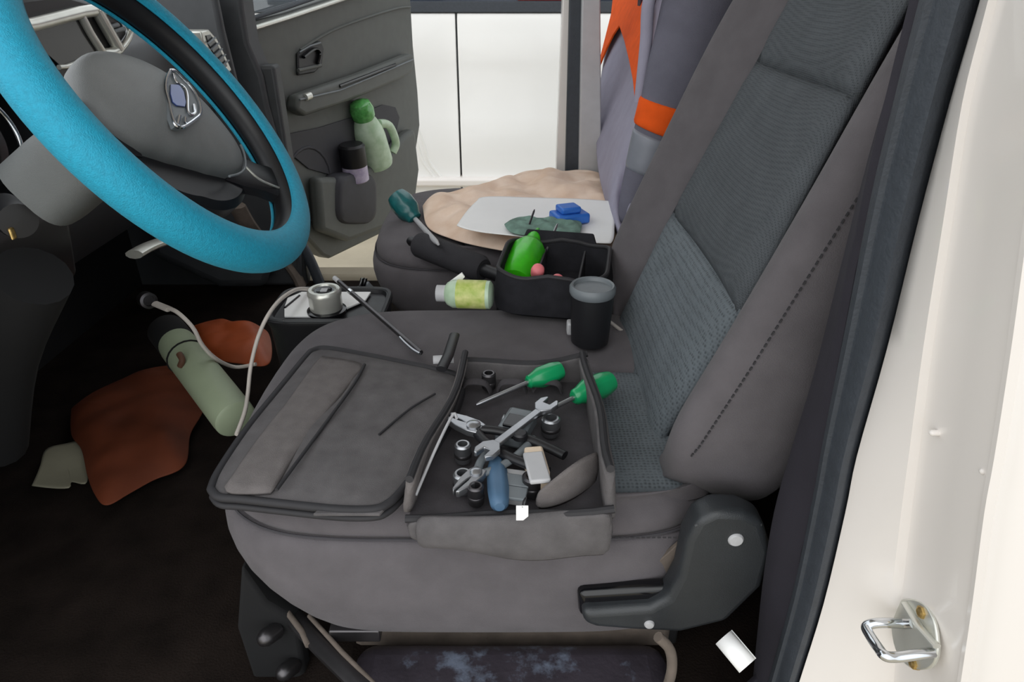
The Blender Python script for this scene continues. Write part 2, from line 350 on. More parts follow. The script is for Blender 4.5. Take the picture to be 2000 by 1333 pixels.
# ------------------------------------------------------------------ seats
TH = R(21)
ev = V((math.sin(TH), 0, math.cos(TH))); ew = V((-math.cos(TH), 0, math.sin(TH)))
def superell(cx, cy, a, b, n, N=72):
    out = []
    for k in range(N):
        t = 2 * math.pi * k / N; c, s = math.cos(t), math.sin(t)
        out.append((cx + a * math.copysign(abs(c) ** (2 / n), c), cy + b * math.copysign(abs(s) ** (2 / n), s)))
    return out
def seat(dx, dy, label, bdx=0, cover=True):
    root = thing('car_seat', label, 'car seat', (dx - .05, .87 + dy, .57))
    cy = .868
    def outl(ins):
        pts = []
        for x, y in superell(-.045, cy, .317, .292, 5.2):
            dxn, dyn = (x + .04) / .312, (y - cy) / .292
            if x < -.04: x -= .028 * max(0, 1 - dyn * dyn)      # bowed front edge
            pts.append((x - ins * dxn * .9 / max(.3, max(abs(dxn), abs(dyn))), y - ins * dyn / max(.3, max(abs(dxn), abs(dyn)))))
        return pts
    ins_o = superell(.045, .765, .205, .145, 7)
    def ring(ins, z, fin=.0):
        return [V((x + dx + fin * max(0, (-.04 - x) / .3) ** 1.6, y + dy, z)) for x, y in outl(ins)]
    fr = lambda x: max(0, min(1, (-.2 - x) / .16))
    low = [ring(.16, .545, .08), ring(.07, .540, .095), ring(.026, .545, .088), ring(.008, .560, .070), ring(.0, .595, .038), ring(-.004, .64, .012), ring(-.001, .685, .0), ring(.004, .707), ring(.010, .716), ring(.016, .718)]
    add('cushion_side', *loft(low), 'fabric', root, sub=1)
    def lerp2(f, z):
        A = outl(.022); return [V((p[0] + (q[0] - p[0]) * f + dx, p[1] + (q[1] - p[1]) * f + dy, z - .010 * fr(p[0] + (q[0] - p[0]) * f))) for p, q in zip(A, ins_o)]
    top = [ring(.024, .708), ring(.014, .716), ring(.012, .728), ring(.018, .744), [V((v.x, v.y, v.z)) for v in ring(.034, .757)], lerp2(.2, .7655), lerp2(.45, .769), lerp2(.75, .765), lerp2(.96, .758), lerp2(1, .752), lerp2(1.02, .744)]
    add('cushion_top', *loft(top, cap=False), 'fabric', root, sub=1)
    cs = []
    for f in (1.0, .985, .96, .9, .7, .45, .2, .05):
        cs.append([V((.045 + (x - .045) * f + dx, .765 + (y - .765) * f + dy, .748 + .013 * min(1, (1 - f) * 14) - .004 * (1 - f))) for x, y in ins_o])
    add('cushion_insert', *loft(cs), 'mesh', root, sub=1)
    # seam piping round the side and a stitched run at the rear
    tube('seam', [V((x + dx, y + dy, .7185)) for x, y in outl(.010)], .0016, 'seam', root, closed=True, n=6)
    st = []
    for k in range(26):
        x = .05 + k * .006
        st.append(tubemesh([V((x + dx, .575 + dy, .7215 + .012)), V((x + .0035 + dx, .575 + dy, .7215 + .012))], .0009, 5))
    add('stitching', *merge(*st), 'piping', root, stuff=True)
    # ---- backrest
    O = V((.205 + dx + bdx, 0, .74)); yc = .91 + dy
    hi_t = [(0, .178), (.2, .188), (.4, .166), (.55, .150), (.8, .14)]
    ho_t = [(0, .25), (.02, .28), (.045, .300), (.09, .311), (.2, .314), (.4, .311), (.6, .295), (.75, .26), (.8, .2)]
    k_t = [(0, .35), (.05, .8), (.1, 1.0), (.5, 1.0), (.8, .6)]
    def P(s, v, wv): return O + V((0, yc + s, 0)) + ev * v + ew * wv
    rows = []
    vsq = [-.01, .0, .02, .045, .07, .10, .15, .2, .26, .32, .4, .48, .56, .64, .70, .75, .78]
    for v in vsq:
        hi, ho, k = interp(v, hi_t), interp(v, ho_t), interp(v, k_t)
        pr = [(ho * .9, -.125), (ho - .006, -.085), (ho, -.03), (ho - .001, .012), (ho - .004, .034 * (.5 + .5 * k)), (ho - .006, .042 * (.5 + .5 * k)), (ho - .014, .058 * k), (ho - .030, .064 * k), (ho - .055, .054 * k), (hi + .04, .026 * k), (hi + .008, .006), (hi - .003, -.006), (hi - .03, -.02)]
        rows.append([P(-s, v, q) for s, q in pr] + [P(s, v, q) for s, q in reversed(pr)])
    add('backrest_shell', *loft(rows), 'fabric', root, sub=1)
    def panel(name, v0, v1, m, h=.012):
        nu, nv = 22, 16; vs = []; fs = []
        for j in range(nv + 1):
            b = j / nv; vv = v0 + (v1 - v0) * b
            for i in range(nu + 1):
                a_ = i / nu; hw = interp(vv, hi_t) - .001
                e = min(1, min(a_, 1 - a_) * 9); f = min(1, min(b, 1 - b) * 8)
                q = h * (math.sin(e * math.pi / 2) ** .7) * (math.sin(f * math.pi / 2) ** .6) - .004 + .010 * (abs(2 * a_ - 1) ** 2)
                bow = .012 * (1 - (2 * a_ - 1) ** 2)
                vs.append(P(hw * (2 * a_ - 1), vv - bow * 0, q))
        for j in range(nv):
            for i in range(nu):
                k = j * (nu + 1) + i; fs.append((k, k + 1, k + nu + 2, k + nu + 1))
        add(name, vs, fs, m, root, solid=.012, off=-1)
    panel('backrest_panel', -.03, .214, 'mesh'); panel('backrest_panel', .214, .466, 'fine'); panel('backrest_panel', .466, .76, 'fine')
    st = []
    for k in range(44):
        v = .075 + k * .0072; ho = interp(v, ho_t)
        st.append(tubemesh([P(-(ho - .0035), v, .036), P(-(ho - .0035), v + .0042, .036)], .0011, 5))
    add('stitching', *merge(*st), 'piping', root, stuff=True)
    # headrest (above the frame)
    hr = [[P(x * .12 * s, .84 + y * .085 * s, q) for x, y in superell(0, 0, 1, 1, 3, 24)] for s, q in ((.5, -.06), (.9, -.05), (1, -.01), (.95, .03), (.5, .045))]
    add('headrest', *loft(hr), 'fabric', root, sub=1)
    for s in (-.05, .05): tube('headrest_post', [P(s, .72, -.02), P(s, .82, -.02)], .006, 'steel', root)
    if cover:
        yy = .548
        pts = [(1137, 1196), (1140, 1222), (1165, 1230), (1240, 1236), (1330, 1240), (1420, 1218), (1490, 1150), (1510, 1080), (1492, 1022), (1452, 1004), (1400, 1002), (1362, 1020), (1341, 1060), (1326, 1130), (1304, 1172), (1270, 1190), (1160, 1197)]
        rc = prism('recliner_cover', [aY(x, y, yy) for x, y in pts], (0, .035, 0), 'recl', root, bev=.009, seg=4)
        tube('cover_rim', [aY(x, y, yy + .004) for x, y in [(1358, 1028), (1400, 1008), (1450, 1010), (1486, 1026)]], .0022, 'plastic', rc, smooth=5)
        box('release_lever', (aY(1226, 1166, .572)), (.118, .02, .042), 'gloss', root, rot=Matrix.Rotation(R(9), 3, 'Y').inverted() if False else Matrix.Rotation(R(-5), 3, 'Y'), bev=.008, seg=3)
        for x, y, r in ((1437, 1055, .0085), (1268, 1220, .006)):
            lathe('screw_cap', aY(x, y, yy), (0, -1, 0), [(r, -.004), (r, .001), (r * .8, .003), (.0005, .0035)], 'lgrey', root, n=18)
        prism('hinge_plate', [aY(x, y, .585) for x, y in [(1215, 1150), (1330, 1140), (1338, 1055), (1318, 1070), (1270, 1112)]], (0, .006, 0), 'dirt', root, bev=.001)
        box('seat_bracket', aY(697, 1226, .60), (.064, .03, .02), 'dsteel', root, bev=.002)
        tube('bracket_edge', [aY(652, 1241, .60), aY(745, 1241, .60)], .0018, 'steel', root)
    for s in (-.2, .2):
        box('slide_rail', (dx + .02, cy + dy + s, .505), (.42, .05, .08), 'vblack', root, bev=.004)
    return root
seat(0, 0, 'dark grey fabric driver seat holding the open tool case')
seat(.045, .82, 'dark grey fabric passenger seat holding beige cloth and white paper', bdx=.055, cover=False)

# ------------------------------------------------------------------ seat pedestal, rails and scuffed cover below driver seat
t = thing('seat_pedestal', 'scuffed black vinyl engine cover box below the driver seat', 'engine cover', (0, .65, .44))
xa, xb = aZ(694, 1290, .49).x, aZ(1302, 1290, .49).x
box('vinyl_panel', ((xa + xb) / 2, .538, .455), (xb - xa, .17, .112), 'vinyl', t, bev=.03, seg=5)
box('base_box', (-.0, .83, .485), (.44, .38, .10), 'dirt', t, bev=.01)
tube('edge_trim', [aY(x, y, .51) for x, y in [(1285, 1245), (1308, 1270), (1312, 1310), (1298, 1360)]], .006, 'dirt', t, smooth=5)
t = thing('seat_rail', 'dark steel floor rail running below the front of the driver seat', 'rail', aY(640, 1300, .52))
tube('rail_channel', [aY(566, 1200, .64), aY(640, 1275, .57), aY(720, 1352, .51)], .013, 'dsteel', t, flat=.8)
tube('rail_edge', [aY(604, 1204, .62), aY(668, 1275, .56), aY(745, 1352, .505)], .003, 'dirt', t)
tube('rail_edge', [aY(560, 1195, .63), aY(590, 1235, .6), aY(602, 1262, .58)], .004, 'dirt', t)
for x, y in ((520, 1246), (556, 1314)):
    lathe('bolt', aY(x, y, .60), V((-.3, -.8, .4)), [(.012, -.02), (.012, 0), (.009, .008), (.004, .011), (.0005, .011)], 'dsteel', t, n=12)
prism('front_bracket', [aY(x, y, .62) for x, y in [(470, 1110), (520, 1180), (580, 1215), (600, 1345), (500, 1345), (462, 1230)]], (0, .03, 0), 'vblack', t, bev=.006)

# rolled paper at the foot of the pillar
t0 = thing('paper_roll', 'rolled white paper tucked at the foot of the white pillar', 'paper', aY(1440, 1310, .46))
pa, pb = aY(1413, 1246, .48), aY(1460, 1302, .455)
a, u, v = frame(pb - pa, (0, -1, 0))
rings = []
for k in range(26):
    th = k / 25 * 2 * math.pi * 1.35; r = .0092 + .0022 * k / 25
    rings.append([pa + u * r * math.cos(th + 2) + v * r * math.sin(th + 2), pb + u * r * math.cos(th + 2) + v * r * math.sin(th + 2)])
add('sheet', *loft(rings, closed=False), 'paper', t0, solid=.0006)

# ------------------------------------------------------------------ steering wheel
WC = V((-.398, .822, 1.153)); th_, ph_ = .60821, .0586
WN = V((math.cos(ph_) * math.cos(th_), math.sin(ph_) * math.cos(th_), math.sin(th_)))
WU = V((0, 1, 0)).cross(WN).normalized()      # towards the lower rear edge
WV = WN.cross(WU)
RW, rw = .1917, .0225
t = thing('steering_wheel', 'steering wheel with dark hub wrapped in bright teal foam cover', 'steering wheel', WC)
def wp(rad, ang, h=0): return WC + (WU * math.cos(ang) + WV * math.sin(ang)) * rad + WN * h
def torus(R0, f, n=96, m=20, a0=0, a1=2 * math.pi, closedm=True):
    rings = []
    for k in range(n + 1):
        A = a0 + (a1 - a0) * k / n
        rings.append([wp(R0 + f(j / m)[0], A, f(j / m)[1]) for j in range(m if closedm else m + 1)])
    return rings
inn = torus(RW, lambda q: ((rw - .002) * math.cos(2 * math.pi * q), (rw - .002) * math.sin(2 * math.pi * q)))
add('rim', *loft(inn, True, False), 'black', t)
# cover wraps the outer three fifths of the rim section
def cov_(q):
    a_ = R(-128) + R(256) * q
    return (rw + .0006) * math.cos(a_), (rw + .0006) * math.sin(a_)
cv = torus(RW, cov_, closedm=False)
add('rim_cover', *loft(cv, False, False), 'teal', t, solid=.0022, off=1)
for q in (0, 1):
    x_, h_ = cov_(q)
    tube('cover_hem', [wp(RW + x_ , 2 * math.pi * k / 96, h_) for k in range(96)], .0019, 'teal', t, closed=True, n=8)
# hub (airbag cover): domed rounded triangle-like pad
hub = []
N = 96
WT = R(-28)      # the wheel is turned this far
def rel(A): return abs(math.degrees((A - WT + math.pi) % (2 * math.pi) - math.pi))
HT = [(0, .068), (14, .069), (38, .084), (52, .106), (66, .122), (80, .124), (94, .112), (116, .102), (138, .088), (155, .080), (180, .077)]
CT = [(0, .115), (30, .125), (58, .138), (85, .122), (110, .088), (180, .06)]
def hubr(A): return sum(interp(rel(A + R(q)), HT) for q in (-6, -3, 0, 3, 6)) / 5
def colr(A): return interp(rel(A), CT)
for f, h in ((.9, -.04), (.99, -.018), (1.0, -.002), (.985, .007), (.94, .014), (.84, .021), (.66, .028), (.42, .033), (.2, .0355), (.02, .036)):
    hub.append([wp(hubr(2 * math.pi * k / N) * f, 2 * math.pi * k / N, h - .012) for k in range(N)])
add('hub', *loft(hub), 'hub', t, sub=1)
# lower hub trim, dark
rings = []
for f, h in ((.9, -.06), (1.0, -.04), (.99, -.02), (.92, -.012)):
    rings.append([wp(colr(2 * math.pi * k / N) * f, 2 * math.pi * k / N, h - .004) for k in range(N)])
add('hub_collar', *loft(rings), 'black', t)
def spoke(A, wd, m='black', lift=0):
    rings = []
    for r_, h, ww in ((.09, -.022, wd * 1.25), (.12, -.02, wd), (.15, -.012, wd * .85), (.185, -.002, wd)):
        tdir = (-WU * math.sin(A) + WV * math.cos(A))
        c = wp(r_, A, h + lift)
        rings.append([c + tdir * (ww * .5 * x) + WN * (.010 * y) for x, y in ((-1, -.7), (-.8, -1), (.8, -1), (1, -.7), (1, .7), (.8, 1), (-.8, 1), (-1, .7))])
    return add('spoke', *loft(rings), m, t)
for A in (WT + R(68), WT - R(68)): spoke(A, .062)
# spoke accent fins beside the lower far spoke
def onw(x, y, h): return aP(x, y, WC + WN * h, WN)
tube('spoke_trim', [onw(x, y, .004) for x, y in [(470, 284), (477, 302), (479, 326), (469, 339), (448, 345)]], .0016, 'mid', t, smooth=4)
tube('spoke_trim', [onw(x, y, .004) for x, y in [(479, 326), (505, 350), (535, 364), (564, 374)]], .0016, 'silver', t, smooth=4)
# emblem: chrome rounded teardrop with two strokes and a blue patch painting a reflection, on the pad
def hubpt(x, y, lift):
    P = aP(x, y, WC + WN * .0215, WN); return P + WN * lift
em = [(328, 142), (321, 158), (319, 180), (325, 205), (331, 232), (338, 250), (350, 254), (362, 248), (376, 238), (386, 228), (386, 210), (378, 190), (366, 172), (350, 156), (336, 143)]
eb = prism('emblem', [hubpt(x, y, -.004) for x, y in em], WN * .007, 'mid', t, bev=.001)
tube('emblem_ring', [hubpt(x, y, .004) for x, y in em], .0019, 'chrome', eb, closed=True, smooth=4, n=8)
prism('emblem_reflection', [hubpt(x, y, .003) for x, y in [(328, 170), (345, 170), (354, 185), (358, 205), (356, 214), (340, 212), (331, 204), (327, 188)]], WN * .0018, 'bluereflect', eb, bev=.0005)
tube('emblem_stroke', [hubpt(x, y, .0045) for x, y in [(333, 150), (340, 166), (354, 176), (360, 192), (361, 222), (368, 229), (375, 224), (374, 210)]], .0017, 'chrome', eb, smooth=4, n=8)
tube('emblem_stroke', [hubpt(x, y, .0045) for x, y in [(341, 250), (345, 232)]], .002, 'chrome', eb, n=8)
tube('emblem_stroke', [hubpt(x, y, .0045) for x, y in [(356, 246), (356, 236)]], .002, 'chrome', eb, n=8)

# ------------------------------------------------------------------ dashboard
t = thing('dashboard', 'dark moulded dashboard with instrument dials and silver framed centre stack', 'dashboard', (-.85, 1.2, .6))
pr = [(-1.15, 1.17), (-1.0, 1.19), (-.86, 1.185), (-.80, 1.165), (-.775, 1.12), (-.765, 1.02), (-.80, .90), (-.86, .83), (-.95, .74), (-1.15, .72)]
add('main_panel', *loft([[V((x, y, z)) for x, z in pr] for y in (.45, .47, 1.0, 1.5, 1.9, 1.92)]), 'dash', t, bev=.012)
# lower knee panel on the driver side
kp = [(-.74, 1.03), (-.70, .98), (-.72, .86), (-.80, .76), (-.92, .70), (-.95, .9)]
add('knee_panel', *loft([[V((x, y, z)) for x, z in kp] for y in (.46, .48, 1.04, 1.06)]), 'black', t, bev=.015)
# instrument pod and its dials
pod = [[V((-.80, .82 + y * .19, 1.10 + z * .085)) for y, z in superell(0, 0, 1, 1, 3.2, 40)], [V((-.66, .82 + y * .185, 1.10 + z * .082)) for y, z in superell(0, 0, 1, 1, 3.2, 40)],
       [V((-.655, .82 + y * .17, 1.10 + z * .07)) for y, z in superell(0, 0, 1, 1, 3.2, 40)], [V((-.70, .82 + y * .165, 1.10 + z * .066)) for y, z in superell(0, 0, 1, 1, 3.2, 40)]]
add('instrument_pod', *loft(pod), 'black', t)
for yy in (.745, .885):
    c = V((-.665, yy, 1.115)); ax = V((.9, 0, .25))
    g = lathe('dial', c - ax * .03, ax, [(.05, 0), (.05, .01), (.0005, .011)], 'gloss', t, n=40)
    a, u, v = frame(ax)
    tube('dial_ring', [c + (u * math.cos(2 * math.pi * k / 48) + v * math.sin(2 * math.pi * k / 48)) * .052 for k in range(48)], .0035, 'chrome', g, closed=True)
# far vent of the passenger side
vp = lambda x, y: aX(x, y, -.70)
fr = [(393, 62), (408, 58), (424, 76), (440, 108), (453, 138), (444, 146), (430, 140), (412, 112), (398, 84)]
vent = prism('vent_frame', [vp(x, y) for x, y in fr], (-.05, 0, 0), 'silver', t, bev=.003)
inn = [(401, 70), (410, 68), (422, 84), (436, 112), (443, 130), (436, 134), (420, 112), (406, 88)]
prism('vent_opening', [vp(x, y) + V((.002, 0, 0)) for x, y in inn], (-.01, 0, 0), 'gloss', vent, bev=.001)
for k in range(5):
    f = (k + .6) / 5.2; x = 405 + 34 * f; y = 72 + 58 * f
    tube('vent_slat', [vp(x - 7, y + 7) + V((.005, 0, 0)), vp(x + 7, y - 5) + V((.005, 0, 0))], .0035, 'mid', vent, flat=.5)
# centre stack
cs_ = lambda x, y, d=0: aX(x, y, -.745) + V((d, 0, 0))
stack = prism('centre_stack', [cs_(x, y) for x, y in [(20, 0), (120, -12), (205, 12), (238, 42), (250, 66), (236, 86), (212, 118), (176, 160), (140, 190), (60, 190), (0, 80)]], (-.07, 0, 0), 'black', t, bev=.006)
prism('screen', [cs_(x, y, .004) for x, y in [(60, 60), (148, 38), (188, 106), (116, 132), (80, 100)]], (-.01, 0, 0), 'gloss', stack, bev=.001)
tube('stack_trim', [cs_(x, y, .006) for x, y in [(40, 51), (56, 49), (150, 25), (205, 17)]], .010, 'silver', stack)
tube('stack_trim', [cs_(x, y, .006) for x, y in [(150, 30), (168, 64), (194, 104)]], .008, 'silver', stack)
tube('stack_trim', [cs_(x, y, .008) for x, y in [(178, 18), (200, 56), (223, 96)]], .011, 'silver', stack)
tube('stack_trim', [cs_(x, y, .006) for x, y in [(194, 106), (212, 105), (222, 98)]], .010, 'silver', stack)
tube('stack_trim', [cs_(x, y, .006) for x, y in [(108, 132), (122, 131), (188, 107)]], .004, 'silver', stack)
tube('stack_trim', [cs_(x, y, .006) for x, y in [(156, 128), (172, 156)]], .009, 'silver', stack)
tube('stack_trim', [cs_(x, y, .006) for x, y in [(205, 18), (236, 38), (248, 60), (242, 80), (222, 106), (196, 138), (176, 158)]], .006, 'silver', stack, smooth=5)
for q, (x, y) in enumerate(((214, 52), (226, 60))):
    tube('stack_slot', [cs_(x - 8, y + 2, .004), cs_(x + 12, y - 3, .004)], .004, 'mid', stack)
tube('lower_trim', [aX(x, y, -.66) for x, y in [(262, 498), (292, 482), (330, 470), (362, 470)]], .016, 'silver', t, flat=.5, smooth=5)
tube('lower_trim', [aX(x, y, -.66) for x, y in [(462, 402), (478, 430), (494, 452), (510, 470)]], .022, 'dirt', t, flat=.5, smooth=5)
# far end of the dash
add('end_cap', *loft([[aY(x, y, Y) for x, y in [(240, -40), (420, -40), (440, 60), (470, 180), (520, 300), (560, 420), (520, 560), (430, 560), (300, 500), (250, 200)]] for Y in (1.86, 1.94)]), 'dash', t, bev=.02)

# steering column
t = thing('steering_column', 'grey plastic steering column shroud with stalk below the teal wheel', 'steering column', (-.55, .8, 1.0))
cx = -WN
rings = []
for d, sy, sz in ((.10, .040, .034), (.108, .050, .044), (.15, .054, .046), (.195, .054, .046), (.20, .046, .040)):
    c = WC + cx * d + V((.012, -.02, .030))
    a, u, v = frame(cx, (0, 0, 1))
    rings.append([c + v * (y * sy) + u * (z * sz) for y, z in superell(0, 0, 1, 1, 3.2, 32)])
add('shroud', *loft(rings), 'shroud', t)
k0 = aX(40, 436, -.56)
lathe('ignition_barrel', k0 + V((-.05, .05, 0)), V((.6, -.6, 0)), [(.02, 0), (.022, .05), (.02, .062), (.0005, .063)], 'black', t, n=24)
box('key', k0 + V((-.012, -.002, -.012)), (.004, .008, .014), 'brass', t)
# lower black column housing
tube('lower_housing', [WC + cx * .26 + V((0, 0, -.05)), V((-.74, .86, .80)), V((-.84, .9, .62))], .045, 'vblack', t, smooth=4, n=16)

# ------------------------------------------------------------------ passenger door standing open, and the far A pillar
H = V((-.743, 2.1, 0)); dd = V((.331, .944, 0)).normalized(); dn = V((dd.y, -dd.x, 0))
dp = lambda x, y, o=0: aP(x, y, H, dn) + dn * o
t = thing('truck_door', 'dark grey passenger door swung open, with bottle in its pocket', 'car door', dp(640, 505))
# outline as a loft so the rear edge follows the photo
out = [(455, 52), (560, 26), (640, 0), (720, -28), (796, -50), (803, 0), (808, 90), (817, 180), (821, 245), (814, 290), (804, 340), (800, 422), (740, 460), (646, 506), (632, 500), (590, 455), (520, 430), (470, 300)]
prism('door_panel', [dp(x, y) for x, y in out], -dn * .06, 'door', t, bev=.01)
def strp(name, pts, r, m, o=.0, parent=None, **k): return tube(name, [dp(x, y, o) for x, y in pts], r, m, parent or t, **k)
strp('window_seal', [(470, 62), (560, 34), (650, 4), (720, -20)], .012, 'silver', .006, flat=.6)
strp('window_seal', [(470, 45), (560, 17), (650, -14), (720, -38)], .010, 'rubber', -.01, flat=.6)
fr = [(470, 40), (640, -12), (790, -60), (780, -420), (560, -380), (380, -200)]
prism('window_pane', [dp(x, y, -.03) for x, y in fr], -dn * .004, 'glass', t, bev=0)
strp('window_frame', [(376, -200), (560, -384), (786, -424), (798, -50)], .02, 'doordark', -.03)
# upper trim crease + armrest
strp('trim_crease', [(585, 98), (640, 64), (700, 40), (770, 18), (800, 14)], .008, 'door', .0, smooth=4, flat=.5)
arm = [(560, 186), (600, 172), (680, 146), (786, 104), (792, 112), (786, 140), (770, 152), (700, 182), (640, 205), (575, 226), (556, 214)]
ar = prism('armrest', [dp(x, y) for x, y in arm], dn * .045, 'door', t, bev=.012, seg=3)
strp('pull_recess', [(640, 168), (700, 146), (752, 126)], .011, 'gloss', .04, parent=ar, flat=.6)
strp('armrest_edge', [(560, 194), (640, 176), (700, 152), (786, 116)], .003, 'mid', .047, parent=ar)
strp('switch_panel', [(572, 190), (582, 186)], .012, 'silver', .044, parent=ar)
hb = prism('handle_bezel', [dp(x, y) for x, y in [(577, 104), (600, 88), (622, 80), (628, 96), (624, 128), (610, 142), (578, 148)]], dn * .01, 'black', t, bev=.004)
tube('pull_handle', [dp(x, y, .016) for x, y in [(584, 112), (606, 96), (616, 104), (612, 124)]], .008, 'gloss', hb, smooth=4, flat=.6)
strp('handle_trim', [(579, 102), (600, 90), (620, 84)], .0025, 'mid', .012, parent=hb)
strp('handle_shelf', [(576, 138), (620, 128)], .006, 'door', .012, parent=hb)
# lower pocket: dark recess with raised front lip
prism('pocket_recess', [dp(x, y, .002) for x, y in [(560, 262), (620, 250), (690, 228), (745, 205), (770, 210), (778, 230), (770, 268), (740, 300), (700, 325), (670, 350), (600, 330), (564, 300)]], dn * .004, 'doordark', t, bev=.001)
lip = [(598, 345), (640, 345), (670, 345), (706, 322), (742, 296), (772, 262), (790, 250), (800, 330), (790, 408), (740, 440), (660, 470), (606, 450)]
prism('pocket_front', [dp(x, y) for x, y in lip], dn * .05, 'door', t, bev=.018, seg=3)
rings = []
for hh, f in ((0, 1), (.05, 1), (.062, .93), (.066, .8)):
    c = dp(670, 386)
    rings.append([c + (dp(670 + 40 * x, 386 + 50 * y) - c) * f + dn * hh for x, y in superell(0, 0, 1, 1, 4, 28)])
add('pocket_bulge', *loft(rings), 'doordark', t)
strp('speaker_ring', [(600 + 44 * math.cos(k / 24 * 2 * math.pi), 360 + 72 * math.sin(k / 24 * 2 * math.pi)) for k in range(24)], .006, 'doordark', .004, closed=True)
# A pillar on the far side
struct(prism('wall_5', [aY(x, y, 1.98) for x, y in [(395, -160), (452, -160), (474, 20), (484, 84), (512, 150), (524, 210), (548, 300), (580, 420), (590, 560), (480, 560), (440, 200), (420, 60)]], (0, .1, 0), 'dash', bev=.012))
struct(tube('trim_12', [aY(x, y, 1.975) for x, y in [(388, -60), (402, 0), (418, 48), (436, 100)]], .007, 'mid', smooth=4, flat=.6))

# bottles in the door pocket
t = thing('plastic_bottle', 'milky green plastic bottle with clear green cap in the door pocket', 'bottle', dp(712, 320, .03))
b0, b1 = dp(722, 322, .035), dp(688, 208, .035)
ax = (b1 - b0); Ln = ax.length
lathe('bottle_body', b0, ax, [(.04, 0), (.058, .004), (.062, .02), (.060, Ln * .50), (.056, Ln * .62), (.044, Ln * .76), (.032, Ln * .84), (.030, Ln * .88), (.001, Ln * .89)], 'pbottle', t, n=28)
lathe('bottle_cap', b0 + ax * .80, ax, [(.036, 0), (.043, .012), (.044, .04), (.036, .062), (.02, .07), (.001, .071)], 'bcap', t, n=28)
tube('bottle_handle', [dp(712, 240, .06), dp(728, 244, .07), dp(742, 276, .07), dp(740, 296, .06)], .016, 'pbottle', t, smooth=5)
t = thing('spray_can', 'small black topped can with violet label in the door pocket', 'can', dp(668, 340, .04))
b0, b1 = dp(676, 352, .045), dp(664, 280, .045); ax = b1 - b0; Ln = ax.length
lathe('can_body', b0, ax, [(.04, 0), (.045, .004), (.045, Ln * .44), (.04, Ln * .45), (.001, Ln * .46)], 'violet', t)
lathe('can_cap', b0 + ax * .42, ax, [(.045, 0), (.047, .003), (.047, Ln * .52), (.04, Ln * .58), (.001, Ln * .58)], 'black', t)

# ------------------------------------------------------------------ white van outside
VY = 3.8
vq = lambda x, y, o=0: aY(x, y, VY) + V((0, -o, 0))
t = thing('white_van', 'white van parked beyond the open passenger door', 'van', (0, VY, 0))
g1, g2 = vq(893, 100).x, vq(1095, 100).x; zb, zt = vq(893, 430).z, vq(900, 26).z
for i, (x0, x1) in enumerate(((-2.6, g1 - .005), (g1 + .005, g2 - .003), (g2 + .003, 1.6))):
    zz = [(zb, 0), (zb + .05, .012), (zb + .12, .02), (.62, .03), (.64, .02), (.9, .022), (zt - .03, .012), (zt, 0)]
    add('body_panel', *loft([[V((x, VY - o, z)) for z, o in zz] + [V((x, VY + .06, zt)), V((x, VY + .06, zb))] for x in (x0, x1)]), 'vanwhite', t, bev=.005)
box('window_seal', (-.5, VY + .01, zt + .028), (4.2, .04, .05), 'rubber', t)
box('window_glass', (-.5, VY + .05, zt + .3), (4.2, .02, .6), 'sky_strip', t)
box('door_gap', (-.5, VY + .045, .72), (4.2, .02, .84), 'mid', t)
box('roof', (-.5, VY + .9, zt + .62), (4.2, 1.8, .05), 'vanwhite', t)
box('sill', (-.5, VY - .02, vq(893, 352).z), (4.2, .10, .05), 'white', t, bev=.015)
box('underbody', (-.5, VY + .8, zb - .12), (4.0, 1.3, .12), 'vblack', t)
box('red_marking', (vq(1060, 4).x, VY + .035, zt + .07), (.25, .01, .03), 'red', t)
# wheel arch flare at the lower edge
for o_, r_ in ((0, .10), (.14, .06)):
    tube('arch_crease', [vq(x, y, .015) for x, y in [(806 + o_ * 90, 250), (818 + o_ * 90, 285), (828 + o_ * 90, 315), (850 + o_ * 90, 345)]], .018, 'vanwhite', t, smooth=5, flat=.5)
for x in (-1.5, 1.25):
    w_ = lathe('wheel', V((x, VY + .02, .30)), (0, 1, 0), [(.2, 0), (.27, .0), (.3, .03), (.3, .16), (.27, .19), (.1, .19)], 'vblack', t, n=36)
    lathe('hubcap', V((x, VY + .015, .30)), (0, 1, 0), [(.001, 0), (.15, .005), (.19, .02), (.19, .05)], 'silver', w_, n=30)

# ------------------------------------------------------------------ jacket over the passenger backrest
PO = V((.305, 0, .74)); 
jp = lambda x, y, o=.1: aP(x, y, PO + ew * o, ew)
t = thing('work_jacket', 'grey work jacket with orange trim draped over the passenger backrest', 'jacket', jp(1200, 420))
# body sheet: grid between left edge and right edge curves, wrapped back round the far side
ys = [-130, -60, 0, 60, 130, 200, 270, 330, 390, 440, 475]
lx = [1235, 1215, 1202, 1186, 1172, 1163, 1160, 1164, 1180, 1198, 1214]
rows = []
for y, x0 in zip(ys, lx):
    row = []; x1 = max([q for q in range(int(x0) + 20, 1480, 5) if jp(q, y, .1).y > 1.42] + [x0 + 30])
    for k in range(15):
        f = k / 14
        x = x0 + (x1 - x0) * f
        o = .10 + .012 * math.sin(f * 9 + y * .012) + .01 * nz(x * .02, y * .01, 3)
        row.append(jp(x, y, o))
    e0 = row[0]; row = [e0 + V((.12, .10, 0)), e0 + V((.04, .035, 0))] + row
    rows.append(row)
add('jacket_body', *loft(rows, closed=False), 'jacketlight', t, sub=1, solid=.006)
def onj(pts, m, name, o=.125, th=.006):
    return prism(name, [jp(x, y, o) for x, y in pts], ew * th, m, t, bev=.002)
onj([(1206, -60), (1262, -60), (1262, 0), (1256, 60), (1254, 130), (1256, 196), (1244, 200), (1240, 160), (1232, 120), (1222, 80), (1212, 52), (1200, 70), (1188, 94), (1172, 132), (1176, 110), (1186, 70), (1196, 30)], 'orange', 'collar_trim')
